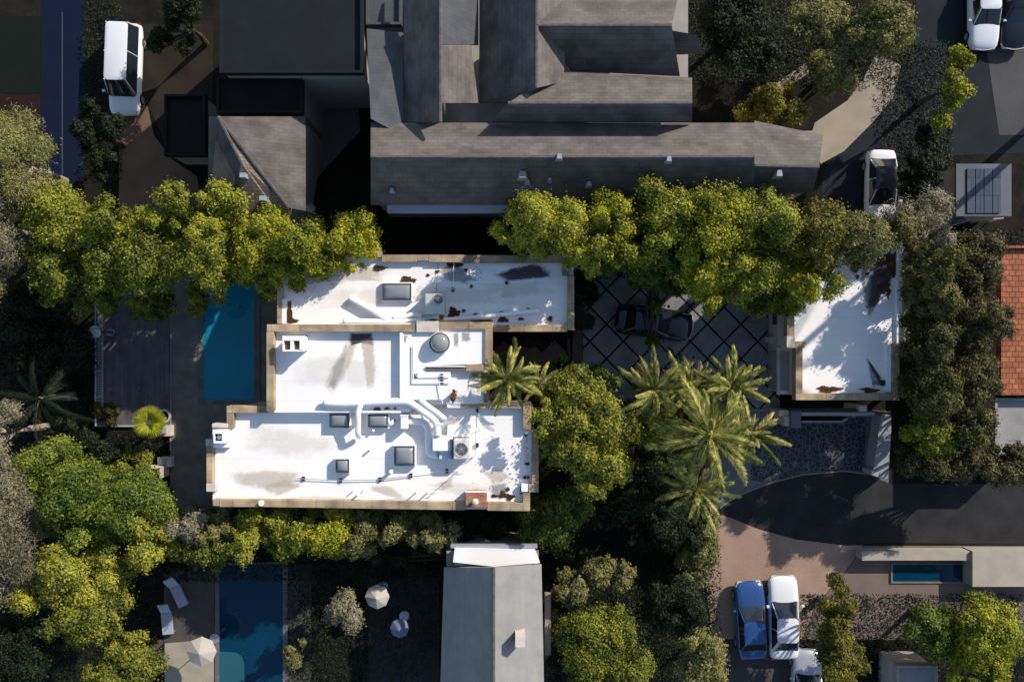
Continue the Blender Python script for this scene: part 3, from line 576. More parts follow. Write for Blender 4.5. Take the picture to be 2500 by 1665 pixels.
thin([(1015, 1158), (1118, 1147)], ZB + .12, .015, 'thin pale conduit leading to the roof antenna', WHITE2, [(1091, 1150)])
thin([(1015, 842), (1015, 918), (1100, 918)], ZR + .0, .025, 'outer white L-shaped pipe left of the round dome', WHITE2, [(1015, 917), (1078, 918)])
thin([(1009, 842), (1009, 933), (1100, 933)], ZR + .0, .03, 'inner white L-shaped pipe with a long lower leg', WHITE2, [(1079, 932)])
thin([(1072, 933), (1080, 985)], ZR + .0, .02, 'thin vertical white pipe above the ducts', WHITE2)
thin([(1160, 1045), (1161, 1110), (1150, 1122), (1128, 1130)], ZB + .15, .02, 'bent cable conduit around the cream air conditioner', METAL, [(1165, 1087)])
thin([(1169, 998), (1169, 1040)], ZB + .1, .015, 'short white pipe below the palm shadows on the lower roof', WHITE2, [(1166, 1002)])
thin([(1070, 642), (1065, 712)], ZT + .1, .012, 'thin dark cable left on the upper wing roof', BLACKM)
thin([(1107, 642), (1107, 706), (1072, 709)], ZT + .1, .015, 'thin pale pipe right of the cable on the upper wing roof', WHITE2, [(1106, 707)])
thin([(1172, 1050), (1130, 1070)], ZB + .3, .012, 'slanted dark cable over the wide flat white box', BLACKM)
def vent(px, py, z, h, r, label):
    t = thing('vent_pipe', label, 'vent', px, py, z); x, y, _ = P(px, py, z + h); MB().cyl(x, y, z, z + h, r, n=12).build('pipe', WHITE2, t); MB().cyl(x, y, z + h, z + h + .03, r * 1.3, r * .9, n=12).build('cap', WHITE2, t)
vent(1045, 1204, ZB, .45, .035, 'thin vent pipe right of centre along the bottom roof edge'); vent(1017, 1203, ZB, .45, .035, 'thin vent pipe second from right along the bottom roof edge')
vent(873, 1209, ZB, .55, .05, 'vent pipe with long shadow near the bottom parapet'); vent(887, 1198, ZB, .3, .03, 'tiny vent just above the long shadowed vent')
vent(862, 1199, ZB, .3, .03, 'tiny vent up left of the long shadowed vent'); vent(911, 1051, ZB, .3, .06, 'short round vent below the second small skylight')
vent(954, 1152, ZB, .4, .09, 'stout white vent below the large square skylight'); vent(903, 1098, ZB, .3, .05, 'lone small vent in the middle of the lower roof')
t = thing('white_disc_cap', 'white round cap sitting on the bottom stone parapet', 'vent', 638, 1228, ZB); x, y, _ = P(638, 1228, ZB + .5); MB().cyl(x, y, ZB + .38, ZB + .5, .09).build('pipe', WHITE2, t); MB().cyl(x, y, ZB + .5, ZB + .54, .15, n=24).build('cap', WHITE2, t)
t = thing('roof_antenna', 'thin metal antenna mast with cross arms on the lower roof', 'antenna', 1118, 1150, ZB); x, y, _ = P(1118, 1150, ZB)
MB().cyl(x, y, ZB, ZB + 1.3, .02, n=8).build('mast', METAL, t)
for k, L in ((.85, .35), (1.05, .28), (1.25, .2)): MB().tube([(x - L, y, ZB + k), (x + L, y, ZB + k)], .008, 6).build('cross_arm', METAL, t)
t = thing('leaf_stack', 'brown weathered bucket on the raised roof beside the palm', 'bucket', 1107, 965, ZM); x, y, _ = P(1107, 965, ZR); MB().cyl(x, y, ZR - .12, ZR + .15, .15, .17).build('shell', TERRA, t); t.name = 'bucket'; MB().cyl(x, y, ZR + .15, ZR + .16, .14).build('fill', L_DRY, t)
t = thing('roof_hatch', 'pale blue-white hatch box beside the shaded parapet', 'hatch', 1107, 990, ZB); MB().pbox(1091, 984, 1123, 996, ZB, ZM + .3).build('casing', WHITE2, t, bevel=.02); MB().pbox(1090, 983, 1124, 985, ZM + .3, ZM + .34).build('lid', WHITE2, t)
# fallen leaves: uncountable
def litter(blobs):
    out = []
    for (px, py, ax, ay, z, n) in blobs:
        c = P(px, py, z); s = S(z); a = RNG.uniform(0, 2 * math.pi, n); r = np.sqrt(RNG.uniform(0, 1, n)) * (1 + .25 * np.sin(3 * a + px) + .15 * np.sin(7 * a))
        C = np.column_stack([c[0] + r * np.cos(a) * ax / s, c[1] + r * np.sin(a) * ay / s, z + .015 + RNG.uniform(0, .05, n)])
        N = np.column_stack([RNG.normal(0, .35, n), RNG.normal(0, .35, n), np.ones(n)]); out.append(leaf_quads(C, N, .055, .035))
    return np.concatenate(out)
LB = [(587, 750, 5, 3, .03, 30), (540, 800, 40, 60, .03, 14), (560, 1100, 60, 80, .03, 60), (1640, 820, 150, 90, .05, 260), (1950, 1100, 90, 40, .04, 160), (330, 880, 70, 120, .16, 120), (1100, 647, 9, 5, ZT, 700), (1120, 647, 9, 5, ZT, 700), (1138, 660, 5, 4, ZT, 120), (1151, 699, 3, 4, ZT, 120), (1108, 763, 13, 11, ZT, 1500), (1132, 759, 4, 4, ZT, 160), (1161, 769, 5, 4, ZT, 120), (1068, 663, 5, 3, ZT, 120), (1045, 672, 4, 3, ZT, 90),
      (1228, 781, 12, 6, ZT, 700), (1272, 779, 7, 3, ZT, 260), (1343, 779, 6, 7, ZT, 150), (1237, 691, 4, 4, ZT, 90), (995, 684, 18, 8, ZT, 1500), (707, 765, 7, 25, ZT, 1500), (712, 783, 14, 6, ZT, 700), (925, 655, 15, 6, ZT, 700),
      (930, 794, 40, 5, ZT + .1, 2200), (1000, 796, 30, 4, ZT + .1, 1500), (1180, 784, 25, 3, ZT, 500), (1225, 763, 5, 3, ZT, 60), (1290, 755, 4, 3, ZT, 40), (1155, 668, 22, 14, ZT, 50), (760, 700, 60, 35, ZT, 70),
      (1106, 973, 6, 9, ZR - .1, 500), (1108, 955, 4, 4, ZR - .1, 200), (921, 998, 8, 3, ZM, 300), (945, 997, 6, 2, ZM, 160), (965, 997, 3, 2, ZM, 60),
      (1228, 1207, 8, 8, ZB, 700), (1245, 1213, 9, 7, ZB, 700), (1208, 1210, 8, 3, ZB, 260), (1240, 1194, 4, 5, ZB, 160), (1283, 1063, 3, 3, ZB, 60), (1287, 1132, 5, 3, ZB, 120), (1281, 1165, 4, 4, ZB, 120), (1289, 1165, 3, 3, ZB, 60), (1272, 1195, 3, 12, ZB, 60), (1285, 1100, 6, 40, ZB, 40), (1200, 1190, 60, 30, ZB, 60),
      (2180, 640, 18, 28, 4.0, 3200), (2148, 664, 10, 9, 4.0, 900), (2160, 700, 14, 14, 4.0, 900), (2168, 715, 6, 12, 4.0, 400), (2117, 668, 5, 3, 4.0, 100), (2093, 676, 4, 6, 4.0, 120), (2200, 838, 6, 5, 4.1, 500), (2024, 950, 27, 7, 4.0, 2200), (2125, 953, 17, 6, 4.0, 1000), (2155, 935, 6, 6, 4.0, 700), (2110, 950, 10, 3, 4.0, 150), (2080, 700, 60, 40, 4.0, 30)]
o = quads('leaf_litter', litter(LB), L_DRY); tag(o, 'brown fallen leaves drifted on the white flat roofs', 'leaf litter', kind='stuff')
# ------------------------------------------------------------ gatehouse
gh = thing('gatehouse', 'smaller flat white-roofed outbuilding with dark stain at the right of the courtyard', 'outbuilding', 2070, 780)
ZG = 4.0; _h = house; house = gh
MB().pprism([(1924, 600), (2206, 600), (2206, 838), (2178, 840), (2178, 961), (1958, 961), (1958, 850), (1936, 846), (1924, 846)], ZG - .25, ZG).build('roof', WHITE, gh)
MB().prism([P(a, b, ZG)[:2] for a, b in [(1930, 612), (2212, 612), (2212, 832), (2186, 836), (2186, 968), (1952, 968), (1952, 856), (1930, 852)]], 0, ZG - .26).build('wall', STUCCO, gh)
coping([(2206, 615, 2223, 838), (2178.5, 838.5, 2197, 960), (1943, 960.5, 2196, 977), (1943, 850, 1960, 960), (1922, 640, 1940, 820), (1960.5, 834, 1968, 840)], ZG, .32)
MB().pbox(1921, 820.5, 1941, 849.5, ZG - .3, ZG + .36).build('corner_block', STONE_PALE, gh, bevel=.02); MB().pbox(1941.5, 833, 1964, 849.5, ZG - .3, ZG + .3).build('coping', COPING, gh, bevel=.015)
MB().pbox(2150, 601, 2206, 612, ZG, ZG + .2).build('roof_lip', WHITE2, gh); MB().pbox(2190, 612.5, 2205.5, 838, ZG, ZG + .16).build('roof_lip', WHITE2, gh); MB().pbox(2164, 840.5, 2178, 958, ZG, ZG + .16).build('roof_lip', WHITE2, gh)
a, b = P(1952, 870, ZG), P(1952, 955, ZG)
MB().pbox(1898, 848, 1940, 963, 2.1, 2.3).build('ledge', STONE_PALE, gh, bevel=.02); MB().pbox(1905, 858, 1928, 952, .1, 2.32).build('garage_door', CONC_L, gh); MB().pbox(1905, 852, 1926, 857, 0, 2.34).build('pier', STONE_PALE, gh); MB().pbox(1905, 953, 1926, 958, 0, 2.34).build('pier', STONE_PALE, gh)
MB().pbox(1900, 728, 1918, 845, 2.3, 2.5).build('ledge', STONE_PALE, gh, bevel=.02); MB().pbox(1880, 822, 1903, 836, 0, 1.0).build('step_wall', STONE_PALE, gh)
a, b = P(1930, 660, ZG), P(1930, 800, ZG); wall_windows(gh, a[0], a[1], b[0], b[1], 1.0, 2, 1.1, 1.3, -1, 0)
stain([(2120, 600), (2165, 618), (2190, 648), (2186, 672), (2172, 715), (2150, 740), (2120, 785), (2112, 770), (2112, 700), (2115, 650)], ZG + .012, STAIN, gh)
stain([(2140, 608), (2165, 618), (2188, 650), (2184, 668), (2160, 664), (2140, 640)], ZG + .016, STAIN, gh)
stain([(2095, 640), (2120, 620), (2140, 640), (2130, 740), (2115, 780), (2100, 700)], ZG + .02, STAIN_G, gh)
stain([(2112, 872), (2125, 880), (2150, 928), (2158, 945), (2130, 955), (2122, 920)], ZG + .012, STAIN_G, gh)
stain([(2112, 872), (2120, 874), (2155, 925), (2150, 940), (2140, 925)], ZG + .016, STAIN, gh)
t = thing('roof_drain_grate', 'black drain scupper near the lower right corner of the outbuilding roof', 'drain', 2158, 934, ZG); MB().pbox(2150, 928, 2161, 941, ZG, ZG + .1).build('box', BLACKM, t)
g = MB()
for k in range(7): g.pbox(2130 + k * 3, 930, 2131 + k * 3, 938, ZG + .02, ZG + .03)
g.build('grate', DOMEF, t)
thin([(2190, 781), (2210, 788), (2222, 787), (2226, 775), (2222, 776)], ZG + .2, .02, 'curled white hose hooked over the outbuilding parapet', WHITE2, cat='hose', name='hose')
house = _h
# gate structure below
t = thing('entry_gate_wall', 'pale capped gate beams and pillar across the driveway below the outbuilding', 'gate', 2030, 1010)
MB().pbox(1948, 1006.5, 2137, 1015, 2.0, 2.25).build('top_beam', CONC_L, t, bevel=.02); MB().pbox(1925, 997, 2120, 1005.5, 1.7, 1.9).build('rear_beam', SLAB_B, t)
MB().pbox(1932, 1003, 1956, 1045, 0, 2.3).build('pillar', mat('pillar_grey', (.12, .125, .14), .8, .1, 2), t, bevel=.02); MB().pbox(1916, 1016, 1931, 1040, 0, 2.0).pbox(1902, 1002, 1931, 1015, 0, 1.9).build('pillar', STONE_PALE, t, bevel=.02)
MB().pbox(2100, 990, 2117, 1005, 0, 2.4).build('pillar', STONE_PALE, t, bevel=.02); MB().pbox(2140, 1007, 2176, 1012, 0, 1.6).build('rear_beam', SLAB_B, t)
g = MB()
for k in range(30): x, y, _ = P(1962 + k * 5.8, 1008, 1.8); g.box(x - .015, y - .015, .1, x + .015, y + .015, 1.95)
g.build('gate_bars', BLACKM, t)
t = thing('planter_kerb', 'thin pale kerb around the dark planting strip below the gate beam', 'kerb', 2010, 1028)
MB().pbox(1958, 1027, 2056, 1032, 0, .35).build('kerb', CONC_L, t); MB().prism([P(2056.5, 1027, .35)[:2], P(2056.5, 1032, .35)[:2], P(2071, 1025, .35)[:2], P(2068, 1020, .35)[:2]], 0, .35).build('kerb_end', CONC_L, t)
MB().sheet([(1958, 1016), (2066, 1016), (2056, 1027), (1958, 1027)], .1).build('planting', JOINT, t)
t = thing('retaining_wall', 'thick pale grey retaining wall tapering down the right side of the driveway', 'wall', 2152, 1090)
MB().pprism([(2152, 1014), (2176, 1014), (2176, 1060), (2168, 1164), (2132, 1152)], 0, 1.2).build('wall', mat('wall_cap_grey', (.27, .265, .27), .85, .08, 2), t); MB().pprism([(2127, 1148), (2133, 1148), (2169, 1164), (2164, 1172), (2126, 1158)], 0, 1.26).build('end_block', CONC_L, t)
# ------------------------------------------------------------ cars
def car(label, px, py, ang, paint, L=4.6, Wd=1.82, ht=1.45, roofm=None, cat='car', name='parked_car', kind='sedan'):
    t = thing(name, label, cat, px, py, 0); t.rotation_euler = (0, 0, math.radians(ang)); hw = Wd / 2; hl = L / 2
    def ring(x, w_, zb, zs, zt, crown=.04): return [(x, -w_ * .93, zb), (x, -w_, (zb + zs) / 2), (x, -w_ * .97, zs), (x, -w_ * .8, zt), (x, -w_ * .4, zt + crown * .8), (x, 0, zt + crown), (x, w_ * .4, zt + crown * .8), (x, w_ * .8, zt), (x, w_ * .97, zs), (x, w_, (zb + zs) / 2), (x, w_ * .93, zb)]
    van = kind == 'van'
    st = [(-hl, hw * .80, .38, .62, .70), (-hl + .12, hw * .90, .28, .72, .86), (-hl + .5, hw * .98, .22, .78, .93), (-hl * .45, hw, .20, .80, .94), (0, hw, .20, .80, .92), (hl * .35, hw, .20, .80, .93), (hl * .6, hw * .98, .20, .76, .88), (hl - .35, hw * .95, .24, .68, .78), (hl - .1, hw * .82, .30, .58, .66), (hl, hw * .66, .38, .5, .56)]
    vs = []; fs = []; n = 11
    for (x, a, b, c, d) in st: vs += ring(x, a, b, c, d)
    for j in range(len(st) - 1): fs += [(j * n + k, (j + 1) * n + k, (j + 1) * n + k + 1, j * n + k + 1) for k in range(n - 1)] + [(j * n + n - 1, (j + 1) * n + n - 1, (j + 1) * n, j * n)]
    fs += [tuple(range(n)), tuple(range((len(st) - 1) * n, len(st) * n))[::-1]]
    def ch(mb, nm, m, smooth=False, bev=0, par=None):
        me = MB(); me.v = mb.v; me.f = mb.f; o = MB.build(me, nm, m, None, smooth, bev); o.parent = par or t; return o
    b = ch(MB().add(vs, fs), 'body', paint, True); s = b.modifiers.new('sub', 'SUBSURF'); s.levels = 2; s.render_levels = 2
    # greenhouse: base ring and roof ring
    xb0, xb1, xr0, xr1 = (-hl + .55, hl * .42, -hl * .52, hl * .08) if not van else (-hl + .2, hl * .62, -hl + .35, hl * .38)
    wb, wr = hw * .88, hw * .68; zt = .93; zr = ht
    def rr(x0, x1, w_, z, r=.18, k=4):
        out = []
        for cx, cy, a0 in ((x1 - r, w_ - r, 0), (x0 + r, w_ - r, 90), (x0 + r, -w_ + r, 180), (x1 - r, -w_ + r, 270)):
            out += [(cx + r * math.cos(math.radians(a0 + 90 * q / k)), cy + r * math.sin(math.radians(a0 + 90 * q / k)), z) for q in range(k + 1)]
        return out
    r0 = rr(xb0, xb1, wb, zt - .02); r1 = rr(xr0, xr1, wr, zr - .05, .22); m_ = len(r0)
    ch(MB().add(r0 + r1, [(i, (i + 1) % m_, m_ + (i + 1) % m_, m_ + i) for i in range(m_)]), 'windows', CARGLS, True)
    r2 = rr(xr0 + .02, xr1 - .02, wr, zr - .049, .22); r3 = rr(xr0 + .2, xr1 - .2, wr * .8, zr, .2)
    ch(MB().add(r2 + r3, [(i, (i + 1) % m_, m_ + (i + 1) % m_, m_ + i) for i in range(m_)] + [tuple(range(m_, 2 * m_))]), 'roof_panel', roofm or paint, True)
    for sx in (-1, 1):
        ch(MB().tube([(xb1 - .12, sx * (wb - .06), zt), (xr1 - .05, sx * (wr - .04), zr - .03)], .035, 6), 'pillar', paint); ch(MB().tube([(xb0 + .12, sx * (wb - .06), zt), (xr0 + .05, sx * (wr - .04), zr - .03)], .04, 6), 'pillar', paint)
        ch(MB().tube([((xr0 + xr1) / 2, sx * (wb + .0), zt), ((xr0 + xr1) / 2, sx * (wr + .01), zr - .04)], .03, 6), 'pillar', paint)
    for sx in (-1, 1):
        for xx in (-hl * .6, hl * .62):
            g = MB(); nn = 20; vv = []; ff = []
            for yy in (sx * (hw - .02), sx * (hw - .22)): vv += [(xx + .32 * math.cos(2 * math.pi * k / nn), yy, .32 + .32 * math.sin(2 * math.pi * k / nn)) for k in range(nn)]
            ff = [tuple(range(nn)), tuple(range(nn, 2 * nn))] + [(k, (k + 1) % nn, nn + (k + 1) % nn, nn + k) for k in range(nn)]
            wh = ch(g.add(vv, ff), 'wheel', RUB); vv2 = [(xx + .2 * math.cos(2 * math.pi * k / nn), sx * (hw - .012), .32 + .2 * math.sin(2 * math.pi * k / nn)) for k in range(nn)]
            ch(MB().add(vv2, [tuple(range(nn))]), 'rim', METAL, par=wh)
        ch(MB().add([(hl - .30, sx * hw * .88, .66), (hl - .06, sx * hw * .72, .6), (hl - .04, sx * hw * .45, .62), (hl - .2, sx * hw * .55, .72), (hl - .3, sx * hw * .9, .56), (hl - .03, sx * hw * .74, .5), (hl + .0, sx * hw * .45, .52)], [(0, 1, 2, 3), (0, 4, 5, 1), (1, 5, 6, 2)]), 'headlight', LAMPM)
        ch(MB().box(-hl - .01, sx * hw * .55, .6, -hl + .1, sx * hw * .85, .74), 'taillight', REDM)
        ch(MB().box(xb1 - .35, sx * (hw + .02), .92, xb1 - .2, sx * (hw + .2), 1.04), 'mirror', paint, bev=.03)
    gr = [(hl + .03 - .14 * (yy / (hw * .7)) ** 2, yy, .6) for yy in np.linspace(-hw * .7, hw * .7, 9)]; ch(MB().tube(gr, .02, 6), 'grille_trim', METAL)
    return t
car('black car parked askew on the diamond paving under the tree branch', 1592, 788, -7, CARBLK, roofm=CARBLK)
car('white-bodied car with black roof parked nose-down behind the tree row', 2139, 468, -91, CARWHT, roofm=CARBLK, L=4.7)
car('pale van parked upright beside the brown yard at the upper left', 318, 178, -92, CARWHT, L=5.4, Wd=1.9, ht=1.95, kind='van', cat='van', name='parked_van')
car('white car at the top right corner of the picture', 2388, 38, -90, CARWHT, L=4.5)
car('dark car beside the white car at the top right corner', 2462, 36, -90, CARBLK, L=4.5)
car('white car on the pinkish drive at the lower right', 1905, 1498, 91, CARWHT, L=4.9)
car('blue car on the pinkish drive left of the white car', 1826, 1505, 93, CARBLU, L=4.6)
car('silver car only half in view at the bottom edge of the drive', 1960, 1668, 88, CARSLV, L=4.5)
# ------------------------------------------------------------ neighbouring houses
def house_n(label, px, py, faces, walls, rm, wallz, name='house', cat='house', extra=None):
    t = thing(name, label, cat, px, py)
    for i, (pts, m) in enumerate(faces):
        q = [P(a, b, z) for a, b, z in pts]; n = len(q); nv = (Vector(q[1]) - Vector(q[0])).cross(Vector(q[2]) - Vector(q[0]))
        if nv.z < 0: q = q[::-1]
        lo = [(x, y, z - .14) for x, y, z in q]
        MB().add(q + lo, [tuple(range(n)), tuple(range(n, 2 * n))[::-1]] + [(k, n + k, n + (k + 1) % n, (k + 1) % n) for k in range(n)]).build('roof_slope', m, t)
    for (pts, z) in walls:
        MB().prism([P(a, b, z)[:2] for a, b in pts], 0, z).build('wall', WALL_N, t)
    return t
HB = 9.2
nb = house_n('big grey-shingled house with parallel ridges across the top', 1450, 260, [
    # front range: ridge at y 383
    ([(905, 383, HB), (1842, 383, HB), (1842, 300, HB - 1.5), (905, 300, HB - 1.5)], SHING),
    ([(905, 383, HB), (1842, 383, HB), (1842, 500, HB - 2.9), (905, 500, HB - 2.9)], SHING),
    ([(1842, 404, HB - .8), (2000, 408, HB - .8), (2010, 330, HB - 2.1), (1842, 295, HB - 2.1)], SHING),
    ([(1842, 404, HB - .8), (2000, 408, HB - .8), (1985, 470, HB - 2.4), (1842, 470, HB - 2.4)], SHING),
    # middle range ridge y 250
    ([(1240, 252, HB + .2), (1690, 252, HB + .2), (1690, 190, HB - 1.2), (1360, 175, HB - 1.2)], SHING),
    ([(1240, 252, HB + .2), (1690, 252, HB + .2), (1690, 298, HB - 1.2), (1200, 298, HB - 1.2)], SHING),
    # back range ridge y 62
    ([(1310, 62, HB + .3), (1640, 62, HB + .3), (1660, -30, HB - 1.6), (1310, -30, HB - 1.6)], SHING),
    ([(1310, 62, HB + .3), (1640, 62, HB + .3), (1660, 185, HB - 2.0), (1395, 172, HB - 2.0)], SHING),
    ([(1640, 75, HB - .6), (1700, 85, HB - .6), (1720, 130, HB - 1.8), (1650, 132, HB - 1.8)], SHING),
    # cross wings with upright ridges
    ([(1310, -60, HB + .3), (1310, 215, HB + .3), (1375, 200, HB - 1.0), (1395, -60, HB - 1.3)], SHINGV),
    ([(1310, -60, HB + .3), (1310, 215, HB + .3), (1250, 250, HB - 1.0), (1170, 250, HB - 2.4), (1170, -60, HB - 2.4)], SHINGV),
    ([(1075, 110, HB), (1075, 252, HB), (1168, 252, HB - 1.8), (1150, 110, HB - 1.8)], SHINGV),
    ([(1075, -60, HB), (1075, 298, HB), (985, 298, HB - 2.2), (985, -60, HB - 2.2)], SHINGV),
    ([(1075, -60, HB), (1075, 109, HB), (1168, 109, HB - 2.4), (1168, -60, HB - 2.4)], SHING_B),
    ([(905, 290, HB - 1.0), (984, 332, HB - 1.4), (984, 80, HB - 2.6), (895, 70, HB - 2.6)], SHING_B),
], [([(915, 310), (1835, 310), (1835, 490), (915, 490)], HB - 3.2), ([(1835, 320), (1985, 320), (1985, 460), (1835, 460)], HB - 2.7), ([(995, -50), (1680, -50), (1680, 310), (995, 310)], HB - 3.2)], SHING, 5)
x0, y0, z0 = P(945, 512, HB - 3.0); x1, y1, z1_ = P(1275, 512, HB - 3.0)
MB().pbox(945, 500.5, 1262, 519, HB - 3.4, HB - 3.0).build('eave_gutter', FASCIA, nb)
def ridge(par, pts, m):
    MB().tube([(lambda q: (q[0], q[1], q[2] + .02))(P(*p)) for p in pts], .09, 6, .5).build('ridge_cap', m, par)
RC = mat('ridge_cap_grey', (.10, .09, .085), .9, .25, 4)
for pts in ([(905, 383, HB), (1842, 383, HB)], [(1842, 404, HB - .8), (2000, 408, HB - .8)], [(1240, 252, HB + .2), (1690, 252, HB + .2)], [(1310, 62, HB + .3), (1640, 62, HB + .3)], [(1310, -60, HB + .3), (1310, 215, HB + .3)], [(1075, -60, HB), (1075, 298, HB)]): ridge(nb, pts, RC)
for pts in ([(1842, 300, HB - 1.5), (1842, 500, HB - 2.9)],): pass
MB().pbox(1275, 500.5, 1840, 504, HB - 3.05, HB - 2.9).build('gutter', BLACKM, nb)
def rv(px, py, z, sz=.28):
    x, y, _ = P(px, py, z); o = MB().add([(x - sz, y - sz * .8, z - .25), (x + sz, y - sz * .8, z - .25), (x + sz * .6, y + sz * .8, z - .05), (x - sz * .6, y + sz * .8, z - .05), (x - sz * .6, y - sz * .6, z + .25), (x + sz * .6, y - sz * .6, z + .25), (x + sz * .4, y + sz * .6, z + .25), (x - sz * .4, y + sz * .6, z + .25)],
        [(0, 1, 5, 4), (1, 2, 6, 5), (2, 3, 7, 6), (3, 0, 4, 7), (4, 5, 6, 7)]).build('roof_vent', FASCIA, nb)
rv(1276, 428, HB - .9); rv(1288, 445, HB - 1.4, .16); rv(1342, 440, HB - 1.2, .12); rv(1438, 451, HB - 1.6, .2); rv(1365, 384, HB, .2); rv(1632, 390, HB - .1, .2); rv(1900, 425, HB - 1.1, .25); rv(957, 465, HB - 1.8, .14)
na = house_n('grey-brown shingled hip-roofed house above the left tree row', 620, 400, [
    ([(532, 285, 7.4), (705, 508, 5.6), (745, 515, 5.3), (745, 285, 5.3)], SHING),
    ([(532, 285, 7.4), (705, 508, 5.6), (705, 560, 4.9), (560, 560, 4.9), (590, 400, 6.8)], mat('shingle_brown', (.20, .165, .125), .85, .22, 1.5, kind='brick', bw=.45, bh=.18, msize=.015, bump=.4)),
    ([(532, 285, 7.4), (590, 400, 6.8), (560, 560, 4.9), (505, 560, 4.9), (510, 285, 6.4)], SHINGV)],
    [([(515, 295), (740, 295), (700, 545), (515, 545)], 4.8)], SHING, 5)
ridge(na, [(532, 285, 7.4), (705, 508, 5.6)], RC); ridge(na, [(532, 285, 7.4), (590, 400, 6.8), (560, 560, 4.9)], RC)
for (a, b) in ((592, 428), (640, 484)):
    x, y, z = P(a, b, 6.9 if b < 450 else 6.4); MB().box(x - .14, y - .12, z - .7, x + .14, y + .12, z + .05).build('chimney', FASCIA, na)
t = thing('satellite_dish', 'small round satellite dish on a stalk between the two shingled houses', 'satellite dish', 757, 508); x, y, _ = P(757, 508, 3.5)
MB().cyl(x, y, 0, 3.3, .03).build('mast', METAL, t); MB().tube([(x, y, 3.3), (x, y + .38, 3.55)], .02, 6).build('feed_arm', METAL, t)
g = MB(); n = 20; vs = [(x, y, 3.3)]
for rr_, hh in ((.15, .02), (.28, .08)): vs += [(x + rr_ * math.cos(2 * math.pi * k / n), y + rr_ * .8 * math.sin(2 * math.pi * k / n), 3.3 + hh + .05) for k in range(n)]
g.add(vs, [(0, 1 + k, 1 + (k + 1) % n) for k in range(n)] + [(1 + k, 1 + n + k, 1 + n + (k + 1) % n, 1 + (k + 1) % n) for k in range(n)]).build('dish', CONC_L, t)
def flat_block(label, rect, z, rm, name='flat_roofed_building', lip=.25, m2=None, cat='building'):
    a, b, c, d = rect; t = thing(name, label, cat, (a + c) / 2, (b + d) / 2); MB().pbox(a + 3, b + 3, c - 3, d - 3, z - .2, z).build('roof', rm, t); MB().prism([P(*q, z)[:2] for q in ((a + 5, b + 5), (c - 5, b + 5), (c - 5, d - 5), (a + 5, d - 5))], 0, z - .21).build('wall', WALL_N if m2 is None else m2, t)
    for r in ((a, b, c, b + 6), (a, d - 6, c, d), (a, b + 6.2, a + 6, d - 6.2), (c - 6, b + 6.2, c, d - 6.2)): MB().pbox(*r, z - .25, z + lip).build('coping', rm, t)
    return t
flat_block('dark flat-roofed block at the top edge left of the big shingled house', (535, -60, 885, 178), 7.0, ROOF_D)
flat_block('low dark brown shed roof under the dark flat block', (528, 186, 738, 276), 5.5, ROOF_BR, 'shed', cat='shed')
flat_block('narrow blue-grey roof between the dark block and the shingled house', (893, -60, 980, 60), 6.0, SHING_B, 'lean_to', cat='lean-to')
flat_block('dark shed added where the brown yard lies in shadow', (400, 230, 500, 380), 3.0, ROOF_BR, 'shed', cat='shed')  # added dark roof stands for shadow over the yard
# lower neighbour with pale gable
ng = house_n('pale grey gabled house with white end roof at the bottom centre', 1200, 1500, [
    ([(1205, 1385, 6.6), (1205, 1760, 6.6), (1330, 1760, 5.0), (1322, 1378, 5.0)], ROOF_L),
    ([(1205, 1385, 6.6), (1205, 1760, 6.6), (1072, 1760, 4.2), (1084, 1385, 4.2)], ROOF_L)], [([(1090, 1345), (1315, 1345), (1320, 1700), (1090, 1700)], 4.0), ([(1110, 1345), (1305, 1345), (1305, 1380), (1110, 1380)], 4.9)], ROOF_L, 5)
ridge(ng, [(1205, 1385, 6.6), (1205, 1760, 6.6)], MATS['ridge_cap_grey'])
MB().pprism([(1110, 1338), (1306, 1342), (1318, 1374), (1205, 1383), (1106, 1372)], 4.9, 5.15).build('flat_roof', WHITE, ng)
MB().pbox(1100, 1331, 1312, 1338, 4.6, 5.0).build('parapet', FASCIA, ng); MB().pbox(1330.5, 1450, 1345, 1600, 3.0, 3.4).build('side_eave', TAN2, ng); MB().pbox(1258, 1555, 1282, 1580, 5.2, 6.9).build('chimney', STUCCO, ng)
# lower left pool and patio
t = thing('neighbour_pool', 'dark blue neighbour pool with sunlit water painted paler at the bottom left', 'swimming pool', 612, 1520)
MB().pbox(524, 1378, 535, 1700, 0, .06).pbox(690, 1378, 702, 1700, 0, .06).pbox(524, 1372, 702, 1378, 0, .06).build('coping', MATS['pool_coping'], t)
MB().sheet([(535, 1378), (690, 1378), (690, 1700), (535, 1700)], .03).build('water', WATER2, t); MB().sheet([(536, 1590), (575, 1592), (590, 1602), (596, 1620), (596, 1700), (536, 1700)], .036).build('sunlit_patch', WATER_LIT, t)  # paler water sheet stands for sunlight falling on the pool
struct('neighbour_patio', MB().sheet([(400, 1378), (523, 1378), (523, 1700), (400, 1700)], .015), mat('neigh_patio', (.075, .065, .06), .9, .2, 1, bump=.2)); struct('neighbour_patio_pale', MB().sheet([(402, 1570), (522, 1560), (522, 1700), (402, 1700)], .022), mat('neigh_patio_pale', (.30, .27, .2), .9, .15, 1, bump=.2))
struct('neighbour_side_patio', MB().sheet([(703, 1378), (760, 1378), (760, 1700), (703, 1700)], .015), MATS['neigh_patio']); struct('neighbour_garden_patio', MB().sheet([(900, 1410), (1072, 1410), (1072, 1700), (900, 1700)], .012), mat('mauve_patio', (.04, .033, .038), .9, .2, 1, bump=.2))
